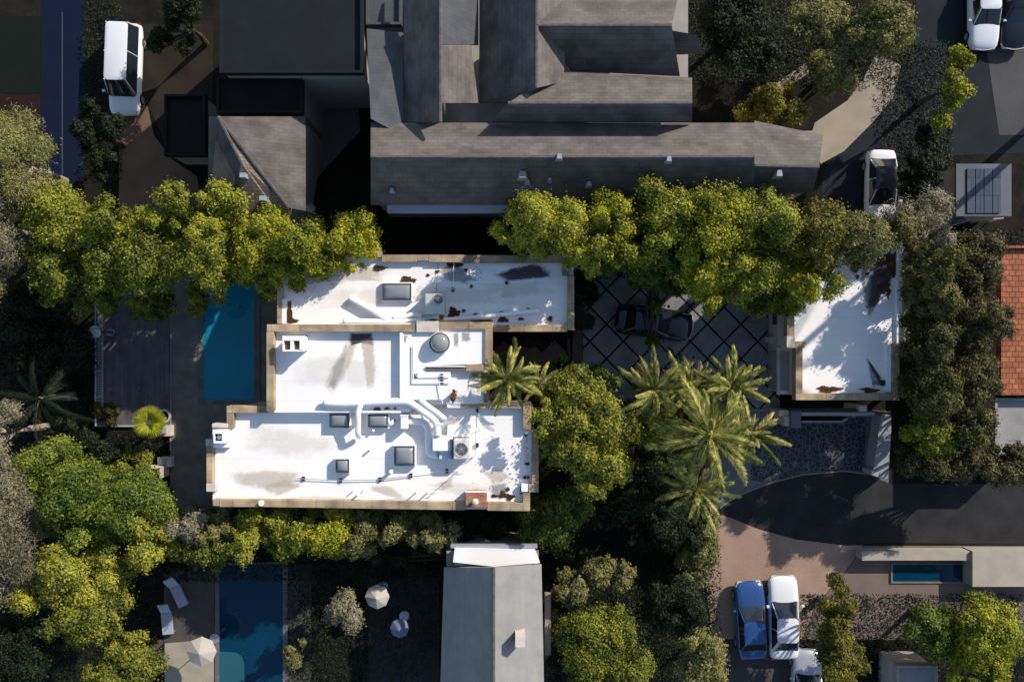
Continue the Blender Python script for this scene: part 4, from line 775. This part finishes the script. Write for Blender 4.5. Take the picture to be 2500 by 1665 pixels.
def lounger(px, py, ang, label):
    t = thing('sun_lounger', label, 'sun lounger', px, py, group='sun loungers by the lower pool'); t.rotation_euler = (0, 0, math.radians(ang))
    def c(mb, nm, m): o = mb.build(nm, m); o.parent = t; return o
    c(MB().box(-.32, -.95, .25, .32, .35, .3), 'frame', METAL); c(MB().box(-.3, -.93, .303, .3, .33, .38), 'cushion', CUSH)
    c(MB().add([(-.3, .35, .31), (.3, .35, .31), (.3, .95, .72), (-.3, .95, .72), (-.3, .35, .38), (.3, .35, .38), (.3, .91, .79), (-.3, .91, .79)], [(0, 3, 2, 1), (4, 5, 6, 7), (0, 1, 5, 4), (1, 2, 6, 5), (2, 3, 7, 6), (3, 0, 4, 7)]), 'backrest', CUSH)
    for a in (-.28, .28):
        for b in (-.85, .3): c(MB().box(a - .025, b - .025, 0, a + .025, b + .025, .249), 'leg', METAL)
lounger(437, 1440, 25, 'grey lounger turned aslant, the upper of the pair by the dark lower pool'); lounger(412, 1505, 5, 'grey lounger set straight, the lower of the pair by the dark lower pool')
def parasol(px, py, r, m, label):
    t = thing('parasol', label, 'parasol', px, py); x, y, _ = P(px, py, 2.3); n = 8; vs = [(x, y, 2.6)] + [(x + r * math.cos(2 * math.pi * k / n), y + r * math.sin(2 * math.pi * k / n), 2.2) for k in range(n)] + [(x, y, 2.57)] + [(x + r * math.cos(2 * math.pi * k / n), y + r * math.sin(2 * math.pi * k / n), 2.15) for k in range(n)]
    MB().add(vs, [(0, 1 + k, 1 + (k + 1) % n) for k in range(n)] + [(n + 1, n + 2 + (k + 1) % n, n + 2 + k) for k in range(n)] + [(1 + k, n + 2 + k, n + 2 + (k + 1) % n, 1 + (k + 1) % n) for k in range(n)]).build('canopy', m, t); MB().cyl(x, y, 0, 2.55, .03).build('pole', METAL, t); MB().cyl(x, y, 0, .1, .3).build('base', METAL, t)
parasol(490, 1592, .85, mat('cream_cloth', (.42, .38, .33), .9, .05, 2), 'cream parasol on the pale patio left of the dark pool')
parasol(920, 1458, .7, MATS['cream_cloth'], 'cream parasol in the garden left of the pale gabled house'); parasol(975, 1535, .55, mat('blue_cloth', (.13, .15, .23), .9, .05, 2), 'small blue-grey parasol left of the pale gabled house')
# right-hand neighbours
nr = flat_block('red tiled building cut by the right edge', (2445, 600, 2620, 965), 3.4, TILE_R, 'tiled_building')
flat_block('small pale-roofed annex below the red tiled building', (2430, 972, 2600, 1110), 3.0, mat('annex_roof', (.26, .25, .24), .85, .15, 1), 'annex', cat='annex')
ns = thing('solar_house', 'small bluish roof with solar panels above the right hedges', 'house', 2380, 460)
MB().pbox(2335, 400, 2470, 528, 3.0, 3.2).build('roof', mat('blue_roof', (.07, .08, .10), .7, .15, 1), ns); MB().pbox(2340, 405, 2465, 523, 0, 2.99).build('wall', WALL_N, ns)
for i in range(4): MB().pbox(2362 + i * 21, 412, 2381 + i * 21, 520, 3.22, 3.28).build('solar_panel', SOLAR, ns)
t = thing('shade_canopy', 'pale triangular awning left of the solar-panel roof', 'awning', 2325, 520); q = [P(2312, 494, 2.6), P(2360, 536, 2.4), P(2312, 545, 2.4)]
MB().add(q + [(a, b, c - .03) for a, b, c in q], [(2, 1, 0), (3, 4, 5), (0, 1, 4, 3), (1, 2, 5, 4), (2, 0, 3, 5)]).build('cloth', mat('awning_cloth', (.10, .105, .12), .8, .1, 2), t)
for p in q: MB().cyl(p[0], p[1], 0, p[2] - .04, .03).build('post', METAL, t)
t = thing('garden_fence', 'thin pale fence rail running below the solar-panel roof', 'fence', 2370, 545)
MB().tube([P(2305, 556, 1.5), P(2360, 540, 1.5), P(2450, 533, 1.5)], .04, 6).build('rail', CONC_L, t)
for a, b in ((2305, 556), (2332, 548), (2360, 540), (2405, 536), (2450, 533)): x, y, _ = P(a, b, 1.5); MB().cyl(x, y, 0, 1.5, .035, n=8).build('post', CONC_L, t)
t = thing('terrace_wall', 'long cream terrace wall along the far side of the road', 'wall', 2250, 1350); MB().pbox(2105, 1346, 2370, 1368, 0, .9).build('wall', mat('cream_wall', (.33, .29, .235), .9, .08, 1.5), t); MB().pbox(2375, 1346, 2600, 1432, 0, 1.1).build('landing', MATS['cream_wall'], t)
t = thing('garden_pond', 'small dark blue pool behind the cream terrace wall', 'pond', 2260, 1392); MB().pbox(2180, 1374, 2370, 1378, 0, .1).pbox(2180, 1420, 2370, 1424, 0, .1).pbox(2176, 1374, 2180, 1424, 0, .1).pbox(2370.5, 1374, 2374, 1424, 0, .1).build('coping', CONC, t); MB().sheet([(2180, 1378), (2370, 1378), (2370, 1420), (2180, 1420)], .03).build('water', WATER2, t)
flat_block('small grey-roofed cabin at the bottom edge on the lower right', (2190, 1625, 2290, 1720), 2.6, ROOF_L, 'cabin', cat='cabin')
# ------------------------------------------------------------ trees
def tree(label, lobes, m, ztop, group=None, name='leafy_tree', cat='tree', ln=.135, wd=.09, dens=1500, lump=(.33, .68), zlow=.35, trunk=True, lumpk=2.6, jit=.45, z0=0.0, grow=1.16, twigs=0):
    """lobes: (px, py, rx, ry[, ztop]) of the crown; boughs -> clumps -> separate leaf blades"""
    px0, py0 = lobes[0][:2]; zc0 = ztop * .55; base = P(px0, py0, zc0); root = thing(name, label, cat, loc=(base[0], base[1], z0), group=group)
    Q = []; cent = []
    for lb in lobes:
        px, py, rx, ry = lb[:4]; zt = lb[4] if len(lb) > 4 else ztop; zm = zt * (.5 + zlow * .5); s = S(zm); cx, cy, _ = P(px, py, zm); rx *= grow / s; ry *= grow / s; rz = zt * (1 - zlow) / 2
        cent.append((cx, cy, zm, min(rx, ry))); area = math.pi * rx * ry; M = max(7, int(area * lumpk)); lr = RNG.uniform(lump[0], lump[1], M) * min(1.25, max(.55, min(rx, ry) / 1.6))
        d = RNG.normal(size=(M, 3)); d /= np.linalg.norm(d, axis=1, keepdims=True); d[:, 2] = np.where(d[:, 2] < -.35, -d[:, 2], d[:, 2]); f = RNG.uniform(.70, 1.1, M); f[RNG.uniform(size=M) < .18] *= .7; f[RNG.uniform(size=M) < .08] *= 1.22
        ax = np.maximum(rx - lr * .8, .1); ay = np.maximum(ry - lr * .8, .1)
        LC = np.column_stack([cx + d[:, 0] * ax * f, cy + d[:, 1] * ay * f, zm + d[:, 2] * max(rz - .35, .3) * f + RNG.uniform(-.25, .25, M)])
        cnt = (lr ** 2); cnt = (cnt / cnt.sum() * area * dens).astype(int) + 5
        idx = np.repeat(np.arange(M), cnt); n = len(idx); e = RNG.normal(size=(n, 3)); e /= np.linalg.norm(e, axis=1, keepdims=True); e[:, 2] = np.where((e[:, 2] < -.1) & (RNG.uniform(size=n) < .75), -e[:, 2], e[:, 2])
        wob = 1 + .22 * np.sin(e[:, 0] * 5 + idx) * np.cos(e[:, 1] * 4 + idx * 2.3) + .12 * np.sin(e[:, 2] * 9 + idx * 1.7)
        r = lr[idx] * wob * np.where(RNG.uniform(size=n) < .10, RNG.uniform(1.0, 1.32, n), RNG.uniform(.55, 1.02, n)); C = LC[idx] + e * r[:, None] * np.array([1.08, 1.08, .85])
        N = e + RNG.normal(0, jit, (n, 3)) + np.array([0, 0, .15]); Q.append(leaf_quads(C, N, ln, wd))
    V = np.concatenate(Q); quads('crown', V, m, root, base[:2] + (z0,))
    if trunk:
        g = MB(); bx, by = base[0], base[1]; r0 = .09 + ztop * .016
        g.tube([(bx, by, z0), (bx + .1, by + .05, ztop * .25), (bx + .05, by - .05, ztop * .5)], [r0, r0 * .8, r0 * .6], 8)
        for (cx, cy, cz, cr) in cent:
            for k in range(4):
                a = 2 * math.pi * k / 4 + cx; g.tube([(bx + .05, by - .05, ztop * .42), ((bx + cx) / 2 + math.cos(a) * .3, (by + cy) / 2 + math.sin(a) * .3, (ztop * .45 + cz) / 2), (cx + math.cos(a) * min(.9, cr * .5), cy + math.sin(a) * min(.9, cr * .5), cz + .3)], [r0 * .5, r0 * .35, .02], 6)
        for (cx, cy, cz, cr) in cent:
            for k in range(twigs):
                a = RNG.uniform(0, 6.28); e = RNG.uniform(.5, 1.0); q = cr * RNG.uniform(.4, .8); p0 = (cx + math.cos(a) * .4, cy + math.sin(a) * .4, cz + .3); p1 = (cx + math.cos(a) * q * .6, cy + math.sin(a) * q * .6, cz + (ztop - cz) * e * .7)
                p2 = (cx + math.cos(a + .3) * q, cy + math.sin(a + .3) * q, cz + (ztop - cz) * e * .95 - .1 * q); g.tube([p0, p1, p2], [.05, .035, .012], 5)
        g.build('trunk', BARKP if twigs > 10 else BARK, root)
    return root
G1 = 'trees in the row over the pool deck'; G2 = 'trees in the row over the courtyard'
tree('green tree at the left end of the row, touching the grey-leaved trees', [(165, 530, 75, 75)], L_G, 8.2, G1)
tree('leafy tree hanging low at the left end of the row over the dark garden', [(150, 655, 62, 85), (135, 730, 35, 30, 5.5)], L_G, 7.2, G1)
tree('green tree in the back of the row right of the left end tree', [(275, 550, 75, 55)], L_G, 8.2, G1)
tree('round green tree in the front of the row above the railing', [(290, 640, 62, 75), (250, 740, 60, 40, 4.5)], L_G, 7.6, G1)
tree('tall green tree in the back of the row pushing up beside the brown yard', [(455, 505, 62, 48), (420, 555, 55, 40)], L_G, 8.8, G1)
tree('broad green tree in the front of the row above the wooden deck', [(400, 635, 95, 85), (365, 750, 70, 35, 4.2)], L_G, 7.8, G1)
tree('green tree beside the hip roof at the back of the row', [(560, 510, 55, 50), (520, 560, 50, 40)], L_G, 8.6, G1)
tree('leafy tree whose low bough hangs over the top left pool corner', [(530, 630, 62, 75), (478, 738, 26, 34, 5.2), (520, 690, 50, 30, 5.5)], L_G, 8.0, G1)
tree('yellow-green tree at the right of the pool end of the row', [(645, 590, 62, 70), (625, 665, 45, 45, 6.6)], L_YG, 8.2, G1)
tree('brightest yellow-green tree leaning on the upper wing roof', [(735, 600, 65, 65), (715, 680, 48, 48, 7.4), (765, 655, 55, 42, 7.8), (670, 710, 30, 35, 6.8)], L_YG, 8.2, G1)
tree('small yellow-green tree between the bright tree and the end tree', [(810, 630, 66, 52), (790, 672, 52, 28, 7.4)], L_YG, 7.8, G1)
tree('green tree at the right end of the row, over the upper wing corner', [(865, 585, 72, 58), (900, 630, 40, 28, 7.0), (870, 655, 30, 18, 6.6)], L_YG, 8.0, G1)
tree('green tree at the left tip of the courtyard row, above the upper wing', [(1300, 540, 68, 62), (1245, 575, 48, 38, 9.0), (1310, 600, 76, 36, 9.2)], L_G, 10.4, G2)
tree('small green tree second in the courtyard row', [(1400, 560, 65, 68), (1390, 620, 60, 40, 9)], L_G, 10.2, G2)
tree('small pale-topped tree third along the upper edge of the courtyard row', [(1470, 530, 62, 54), (1510, 560, 42, 40)], L_YG, 9.8, G2)
tree('low yellow-tipped tree over the upper left paving corner', [(1470, 630, 75, 45), (1530, 620, 60, 45), (1500, 650, 70, 20, 5)], L_G, 9.2, G2)
tree('large domed tree at the top of the courtyard row', [(1620, 525, 85, 75), (1580, 590, 60, 50)], L_G, 9.6, G2)
tree('tree whose long dark bough reaches down over the black car', [(1600, 640, 72, 50), (1590, 698, 50, 34, 5.5), (1650, 700, 40, 22, 5), (1596, 748, 16, 18, 3.4), (1590, 838, 20, 12, 2.6)], L_MG, 8.2, G2)
tree('widest green tree in the middle of the courtyard row', [(1730, 545, 88, 82), (1700, 610, 60, 50)], L_YG, 10.0, G2)
tree('yellow-tipped tree hanging over the paving in the middle of the row', [(1700, 670, 62, 55), (1728, 725, 28, 42, 7.4)], L_YG, 8.6, G2)
tree('broad tree in the back of the row beside the bronze one', [(1850, 545, 78, 72)], L_G, 9.6, G2)
tree('dense tree in the front of the row above the outbuilding steps', [(1820, 650, 78, 70), (1780, 705, 55, 38, 6.4), (1860, 745, 50, 35, 4.6)], L_G, 8.8, G2)
tree('bronze-leaved tree right of the middle of the courtyard row', [(1945, 560, 80, 75), (1980, 620, 52, 48), (1895, 580, 50, 55)], L_BR, 9.4, G2)
tree('yellow-tipped tree leaning onto the outbuilding roof', [(1955, 690, 62, 60), (1995, 650, 32, 36, 7.5), (1915, 745, 40, 26, 6.0)], L_YG, 7.8, G2)
tree('olive-green tree at the right end of the row above the outbuilding', [(2060, 575, 82, 70), (2090, 630, 48, 32, 7)], L_OL, 8.8, G2, ln=.14, wd=.09, dens=1200)
tree('light speckled shrub tree touching the outbuilding corner', [(2170, 575, 55, 40), (2120, 560, 40, 35)], L_OL, 6.6, G2, ln=.13, wd=.09, dens=1100)
tree('brownish olive shrub tree right of the black-roofed car', [(2240, 540, 68, 65), (2250, 590, 50, 40)], L_GR, 6.0, ln=.12, wd=.07, dens=1200)
G3 = 'grey-leaved trees along the left edge'
kw = dict(twigs=14, ln=.15, wd=.05, dens=1500, lump=(.4, .75), jit=.9)
tree('grey-olive tree tallest at the left edge above the row', [(40, 400, 100, 110), (90, 480, 60, 60)], L_OL, 9.0, G3, **kw)
tree('grey-leaved tree at the left edge beside the row of trees', [(15, 560, 85, 110)], L_GR, 9.0, G3, **kw)
tree('grey-leaved tree at the left edge above the dark palm', [(-15, 690, 55, 90)], L_OL, 8.5, G3, **kw)
tree('grey-brown tree at the left edge just below the dark palm', [(5, 1060, 50, 80)], L_GR, 8, G3, **kw)
tree('grey-brown tree at the left edge beside the big green bush', [(25, 1200, 70, 90)], L_GR, 8, G3, **kw)
tree('lowest grey-brown tree at the left edge with bare twigs', [(25, 1340, 85, 90)], L_GR, 8, G3, **kw)
G4 = 'bushy trees at the lower left'
tree('dense green tree top left of the lower left clump', [(130, 1140, 85, 65)], L_CG, 6.6, G4); tree('green tree in the middle of the lower left clump', [(215, 1200, 100, 75)], L_CG, 7, G4)
tree('green tree at the right end of the lower left clump', [(350, 1225, 95, 72)], L_CG, 6.8, G4); tree('green tree at the bottom of the lower left clump', [(225, 1275, 110, 55), (300, 1290, 60, 45)], L_CG, 6.4, G4)
tree('yellow-green tree directly below the lower left clump', [(200, 1400, 105, 85), (110, 1430, 55, 55)], L_LM, 7, G4); tree('yellow-green tree lower still with its crown half shaded', [(225, 1500, 90, 60)], L_LM, 6.6, G4)
tree('golden-green tree at the bottom edge left of the pale patio', [(330, 1620, 75, 70), (250, 1660, 50, 40)], L_LM, 6, G4)
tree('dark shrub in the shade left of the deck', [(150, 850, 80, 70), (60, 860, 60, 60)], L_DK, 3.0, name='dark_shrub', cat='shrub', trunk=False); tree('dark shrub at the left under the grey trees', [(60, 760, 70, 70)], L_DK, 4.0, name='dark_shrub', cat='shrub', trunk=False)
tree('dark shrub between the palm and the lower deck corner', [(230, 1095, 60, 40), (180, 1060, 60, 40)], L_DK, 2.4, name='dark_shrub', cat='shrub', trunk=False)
tree('bright ivy shrub spilling over the low garden wall', [(335, 1125, 42, 32), (250, 1150, 34, 26), (300, 1140, 30, 20)], L_G, 1.9, name='ivy_shrub', cat='shrub', zlow=.1)
tree('brown-tinged shrub on the lower left corner of the deck', [(262, 1010, 30, 30)], mat and leafmat('leaf_dimbrown', (.03, .022, .01), (.05, .04, .015), (.08, .06, .02)), 1.4, name='potted_shrub', cat='shrub', zlow=.1, trunk=False)
G5 = 'shrubs in the hedge below the house'; kh = dict(name='hedge_shrub', cat='shrub', zlow=.35, dens=1300, grow=1.34)
tree('yellow-green shrub at the left end of the hedge', [(385, 1315, 52, 60)], L_LM, 6.2, G5, **kh); tree('grey-green shrub second in the hedge', [(468, 1275, 48, 42)], L_GR, 5.9, G5, **kh)
tree('dull brown-green shrub third in the hedge', [(548, 1280, 48, 40)], L_OL, 5.8, G5, **kh); tree('dim green shrub below the grey-green ones', [(520, 1330, 90, 38)], L_G, 5.4, G5, **kh)
tree('light green shrub where the bright hedge begins', [(645, 1275, 55, 42), (600, 1320, 60, 40)], L_LM, 6.4, G5, **kh); tree('mid-green shrub between the two brightest hedge shrubs', [(728, 1285, 52, 48)], L_G, 6.1, G5, **kh)
tree('brightest yellow shrub of the hedge', [(815, 1290, 58, 52)], L_YG, 6.5, G5, **kh); tree('brownish shrub right of the brightest hedge shrub', [(890, 1290, 42, 45)], L_OL, 6.0, G5, **kh)
tree('sage shrub left of the pair near the parapet', [(955, 1285, 45, 38)], L_OL, 5.8, G5, **kh); tree('sage shrub right of the pair near the parapet', [(1045, 1292, 58, 36)], L_OL, 5.8, G5, **kh)
tree('dim green shrub filling behind the bright shrubs', [(760, 1335, 110, 28)], L_MG, 5.2, G5, **kh)
tree('dark shrub below the rust chimney', [(1170, 1285, 75, 38)], L_DK, 3.0, G5, **kh)
tree('fresh green shrub at the right end of the hedge', [(1340, 1270, 62, 52), (1390, 1230, 50, 40)], L_MG, 4.8, G5, **kh)
tree('dark leafy tree between the hedge and the palms', [(1480, 1230, 90, 70), (1580, 1160, 70, 60)], L_DK, 3.6, cat='tree'); tree('dark shrub under the faint lower palm', [(1640, 1290, 90, 50)], L_DK, 2.4, name='dark_shrub', cat='shrub')
tree('brown leafy shrub beside the tan verge', [(1720, 1330, 45, 60), (1690, 1400, 40, 50)], L_OL, 2.2, name='verge_shrub', cat='shrub', zlow=.1)
tree('big lime-green tree right of the main house', [(1395, 960, 72, 62), (1440, 1035, 100, 72), (1365, 1060, 75, 62), (1455, 1115, 85, 62), (1325, 1010, 38, 60), (1440, 1165, 50, 40)], L_LM, 8.0, ln=.15, wd=.10, dens=1350)
tree('dark green top of the shrub above the lime-green tree', [(1390, 900, 50, 35), (1460, 925, 48, 36)], L_MG, 5.0, name='dark_shrub', cat='shrub'); tree('small pale lime shrub between the big tree and the palms', [(1590, 1035, 58, 50)], L_LM, 5.4, dens=800)
tree('brown scrubby shrub under the first palm of the group', [(1550, 1005, 45, 30), (1640, 1000, 40, 30)], L_OL, 2.4, name='scrub', cat='shrub', zlow=.1)
tree('dark spiky shrub at the right corner of the upper wing', [(1412, 772, 42, 42), (1425, 700, 35, 50, 2.5)], L_DK, 4.5, name='corner_shrub', cat='shrub', ln=.35, wd=.04, dens=1300)
tree('dark shrub in the gap between the house and the garden path', [(1300, 830, 60, 14)], L_DK, 1.4, name='border_shrub', cat='shrub', zlow=.1, trunk=False)
G6 = 'hedge trees along the right side'
tree('dark hedge tree right of the outbuilding, top of the hedge', [(2262, 670, 58, 80), (2262, 740, 50, 50)], L_HG, 8.0, G6); tree('olive hedge tree in the second column near the solar roof', [(2370, 640, 60, 75)], L_HO, 6.8, G6, ln=.13, wd=.08)
tree('dull olive hedge tree left of the red tiled building', [(2375, 780, 62, 80)], L_HO, 6.8, G6, ln=.13, wd=.08); tree('dark hedge tree beside the lower outbuilding wall', [(2258, 830, 58, 70)], L_HG, 7.8, G6)
tree('dark hedge tree below the red tiled building', [(2360, 920, 65, 65)], L_HO, 6.6, G6); tree('green hedge tree beside the end of the gate beam', [(2262, 955, 60, 66)], L_HG, 7.4, G6)
tree('bright green hedge tree right of the retaining wall', [(2265, 1060, 60, 60)], L_G, 5.6, G6); tree('olive hedge tree at the lower end beside the road', [(2265, 1130, 75, 46)], L_HO, 5.6, G6)
tree('dark green hedge tree next to the pale annex', [(2360, 1040, 50, 60)], L_HG, 6.6, G6); tree('yellowish low tree at the right edge above the road', [(2450, 1135, 80, 50), (2350, 1130, 60, 46)], L_HO, 5.6, G6)
tree('dark shrub in the shade above the outbuilding hedge', [(2230, 440, 45, 60), (2260, 380, 40, 60)], L_DK, 4.5, name='dark_shrub', cat='shrub')
tree('olive tree top right beside the tan path', [(2145, 90, 72, 85)], L_OL, 6.5); tree('brown-green tree inside the bend of the tan path', [(1880, 265, 75, 52)], L_BR, 4.4)
tree('dim grey-green tree above the tan path', [(2030, 170, 62, 55), (1990, 60, 70, 60)], L_OL, 5); tree('narrow golden tree by the upper right street', [(2310, 215, 42, 95)], L_YG, 6)
tree('dark tree added to shade the pale van from its right', [(455, 60, 52, 60), (400, 100, 30, 40, 4)], L_DK, 5.6)  # tree added here to throw shade on the van
tree('dark tree at the very top right of the shingled house', [(1790, 60, 90, 80), (1830, 150, 70, 50)], L_DK, 6); tree('dark trees corner crown at the top left beyond the court', [(245, 330, 40, 90)], L_DK, 5)
tree('round sage tree in the lower garden right of the dark pool', [(840, 1492, 52, 46)], L_GR, 4); tree('small sage tree right of the dark pool near the bottom edge', [(725, 1590, 28, 45)], L_OL, 3.4)
tree('wide olive-green tree right of the pale gabled house', [(1450, 1570, 95, 90), (1530, 1640, 70, 60)], L_G, 5.5); tree('light olive tree above the wide one near the gabled house', [(1480, 1400, 62, 42), (1400, 1430, 45, 40)], L_OL, 4.5)
tree('dark tree in the lower middle left of the pinkish drive', [(1650, 1480, 60, 80)], L_DK, 5); tree('olive tree left of the blue car near the bottom edge', [(1710, 1600, 60, 70)], L_OL, 4.4)
tree('narrow brown-green tree right of the white car', [(2040, 1500, 42, 90), (2060, 1620, 60, 60)], L_BR, 5); tree('yellow-green tree at the lower right corner', [(2400, 1540, 80, 80), (2380, 1630, 80, 50)], L_YG, 5.4)
tree('dark green tree left of the yellow-green corner tree', [(2270, 1530, 70, 62)], L_MG, 4.5); tree('dark tree at the bottom left corner', [(60, 1580, 90, 80)], L_DK, 6)
tree('dark tree between the lower loungers and the hedge', [(440, 1370, 60, 24)], L_DK, 3); tree('dark shrub row behind the pale gabled house', [(1400, 1345, 60, 22), (980, 1355, 90, 20)], L_DK, 2.4, name='dark_shrub', cat='shrub')
# ------------------------------------------------------------ palms
def palm(label, px, py, rpx, zc, m, fronds=26, lean=(0, 0), group=None, droop=.5, trunk=True, ln=None, name='feather_palm', cat='palm tree', base=None, seed=0, nl=34):
    rg = np.random.default_rng(100 + seed + int(px)); cx, cy, _ = P(px, py, zc); R = rpx / S(zc)
    bx, by = (cx + lean[0], cy + lean[1]) if base is None else P(*base, 0)[:2]; root = thing(name, label, cat, loc=(bx, by, 0), group=group); loc = np.array((bx, by, 0.0))
    if trunk:
        g = MB(); pts = []; n = 14
        for i in range(n + 1):
            u = i / n; pts.append((bx + (cx - bx) * u ** 1.3, by + (cy - by) * u ** 1.3, zc * u))
        rr = [(.2 if i % 2 else .235) * (1 - .25 * i / n) for i in range(n + 1)]; g.tube(pts, rr, 10).build('trunk', PBARK, root)
    g2 = MB()
    for k in range(7): a = k * .9; g2.tube([(cx, cy, zc - .3), (cx + .12 * math.cos(a), cy + .12 * math.sin(a), zc + .05)], [.12, .03], 6)
    g2.build('heart', mat('palm_heart', (.12, .09, .05), .9, .3, 6), root)
    for k in range(fronds):
        a = k * 2.39996 + rg.uniform(-.45, .45); u = (k + .5) / fronds; el = math.radians(74 - 92 * u + rg.uniform(-16, 14)); L = R * rg.uniform(.72, 1.14) * (0.8 + .45 * math.cos(el) ** .5 if math.cos(el) > 0 else 1.1)
        d = np.array([math.cos(a) * math.cos(el), math.sin(a) * math.cos(el), math.sin(el)]); p = np.array([cx, cy, zc]); n = 14; pts = [p.copy()]; stp = L / n; dr = droop * rg.uniform(.7, 1.6) * (1 + .9 * u); bend = rg.normal(0, .5)
        for i in range(n):
            d = d + np.array([0, 0, -1]) * dr * 1.6 / n * (.4 + i / n) + np.array([-math.sin(a), math.cos(a), 0]) * bend / n * (i / n); d /= np.linalg.norm(d); p = p + d * stp; pts.append(p.copy())
        pts = np.array(pts); side = np.cross(d, [0, 0, 1]); side = np.array([-math.sin(a), math.cos(a), 0.0]); tw = rg.uniform(-.5, .5)
        V = []
        T = np.linspace(.12, .99, nl)
        for t_ in T:
            q = t_ * n; i = min(int(q), n - 1); c = pts[i] + (pts[i + 1] - pts[i]) * (q - i); dd = pts[i + 1] - pts[i]; dd = dd / np.linalg.norm(dd); up = np.cross(side, dd); up /= np.linalg.norm(up)
            ll = L * .165 * (math.sin(math.pi * min(1, t_ * .85 + .12)) ** .6) * rg.uniform(.8, 1.1)
            for sgn in (-1, 1):
                fall = rg.uniform(-.1, .35); v = side * sgn * .62 + dd * .9 + up * (.38 + tw * sgn * .5) - np.array([0, 0, fall]); v /= np.linalg.norm(v); wv = np.cross(v, up + side * rg.normal(0, .1)); wv /= np.linalg.norm(wv) + 1e-6; h = .016 + .007 * R / 3
                V.append([c - wv * h * .6, c + v * ll * .5 - wv * h, c + v * ll, c + v * ll * .5 + wv * h])
        # midrib
        for i in range(n):
            wv = side * .035 * (1 - i / n * .8); V.append([pts[i] - wv, pts[i + 1] - wv, pts[i + 1] + wv, pts[i] + wv])
        quads('frond', np.array(V), (L_DEAD if (u > .8 and k % 3 == 0) else m), root, loc)
    return root
GP = 'feather palms between the lime tree and the driveway'
palm('golden-green palm touching the main house parapet', 1238, 925, 82, 7.2, L_PALM, 36, seed=1)
palm('smaller palm squeezed between the house palm and the lime tree', 1316, 938, 60, 5.6, L_PALM, 20, seed=2)
palm('leftmost palm of the group by the courtyard paving', 1597, 953, 88, 6.6, L_PALM, 30, group=GP, seed=3)
palm('middle palm along the courtyard paving edge', 1690, 948, 84, 6.2, L_PALM, 28, group=GP, seed=4)
palm('dark low palm peeping out behind the upper palms', 1668, 915, 62, 4.2, L_PALM_SHADE, 20, group=GP, seed=41)
palm('rightmost upper palm with pale frond tips', 1785, 948, 90, 6.8, L_PALM, 32, group=GP, seed=5)
palm('largest palm with wide fronds in the middle of the group', 1735, 1062, 130, 8.0, L_PALM, 42, group=GP, seed=6, base=(1720, 1180), nl=50)
palm('palm at the right tip of the group over the driveway', 1835, 1060, 84, 7.0, L_PALM, 26, group=GP, seed=7)
palm('faint shaded palm at the bottom of the group', 1700, 1195, 98, 5.4, L_PALM, 28, group=GP, seed=8)
palm('dark palm in the shade at the far left', 95, 975, 112, 3.6, L_PALM_SHADE, 18, seed=9)
palm('very tall palm standing outside the right edge of the picture', 3247, -18, 150, 17.5, L_PALM, 26, base=(2550, 279), nl=30)
# fan palm in pot
def fan_palm(label, px, py, z, r, m, n=22):
    cx, cy, _ = P(px, py, z); root = thing('fan_palm', label, 'palm tree', loc=(cx, cy, .15)); loc = np.array((cx, cy, .15)); MB().tube([(cx, cy, .15), (cx, cy, z)], [.12, .09], 8).build('trunk', PBARK, root)
    for k in range(n):
        a = k * 2.39996; el = math.radians(62 - 66 * (k + .5) / n); d = np.array([math.cos(a) * math.cos(el), math.sin(a) * math.cos(el), math.sin(el)]); c = np.array([cx, cy, z]) + d * r * .26; side = np.array([-math.sin(a), math.cos(a), 0]); V = [[np.array([cx, cy, z]) - side * .012, c - side * .012, c + side * .012, np.array([cx, cy, z]) + side * .012]]
        for j in range(22):
            b = math.radians(-80 + 160 * j / 21); v = d * math.cos(b) + side * math.sin(b); v = v - np.array([0, 0, .25]); v /= np.linalg.norm(v); wv = np.cross(v, np.cross(side, d)); wv /= np.linalg.norm(wv) + 1e-6; L = r * .72
            V.append([c - wv * .005, c + v * L * .55 - wv * .036, c + v * L, c + v * L * .55 + wv * .036])
        quads('frond', np.array(V), m, root, loc)
fan_palm('bright yellow-green fan palm at the lower right corner of the deck', 366, 1030, 2.4, 1.05, L_FAN, 15)
tree('small white-flowered bush left of the lower hedge near the house', [(490, 1248, 22, 14)], L_GR, .9, name='flowering_bush', cat='shrub', zlow=.1, trunk=False)
SC.render.resolution_x = 1024; SC.render.resolution_y = 681
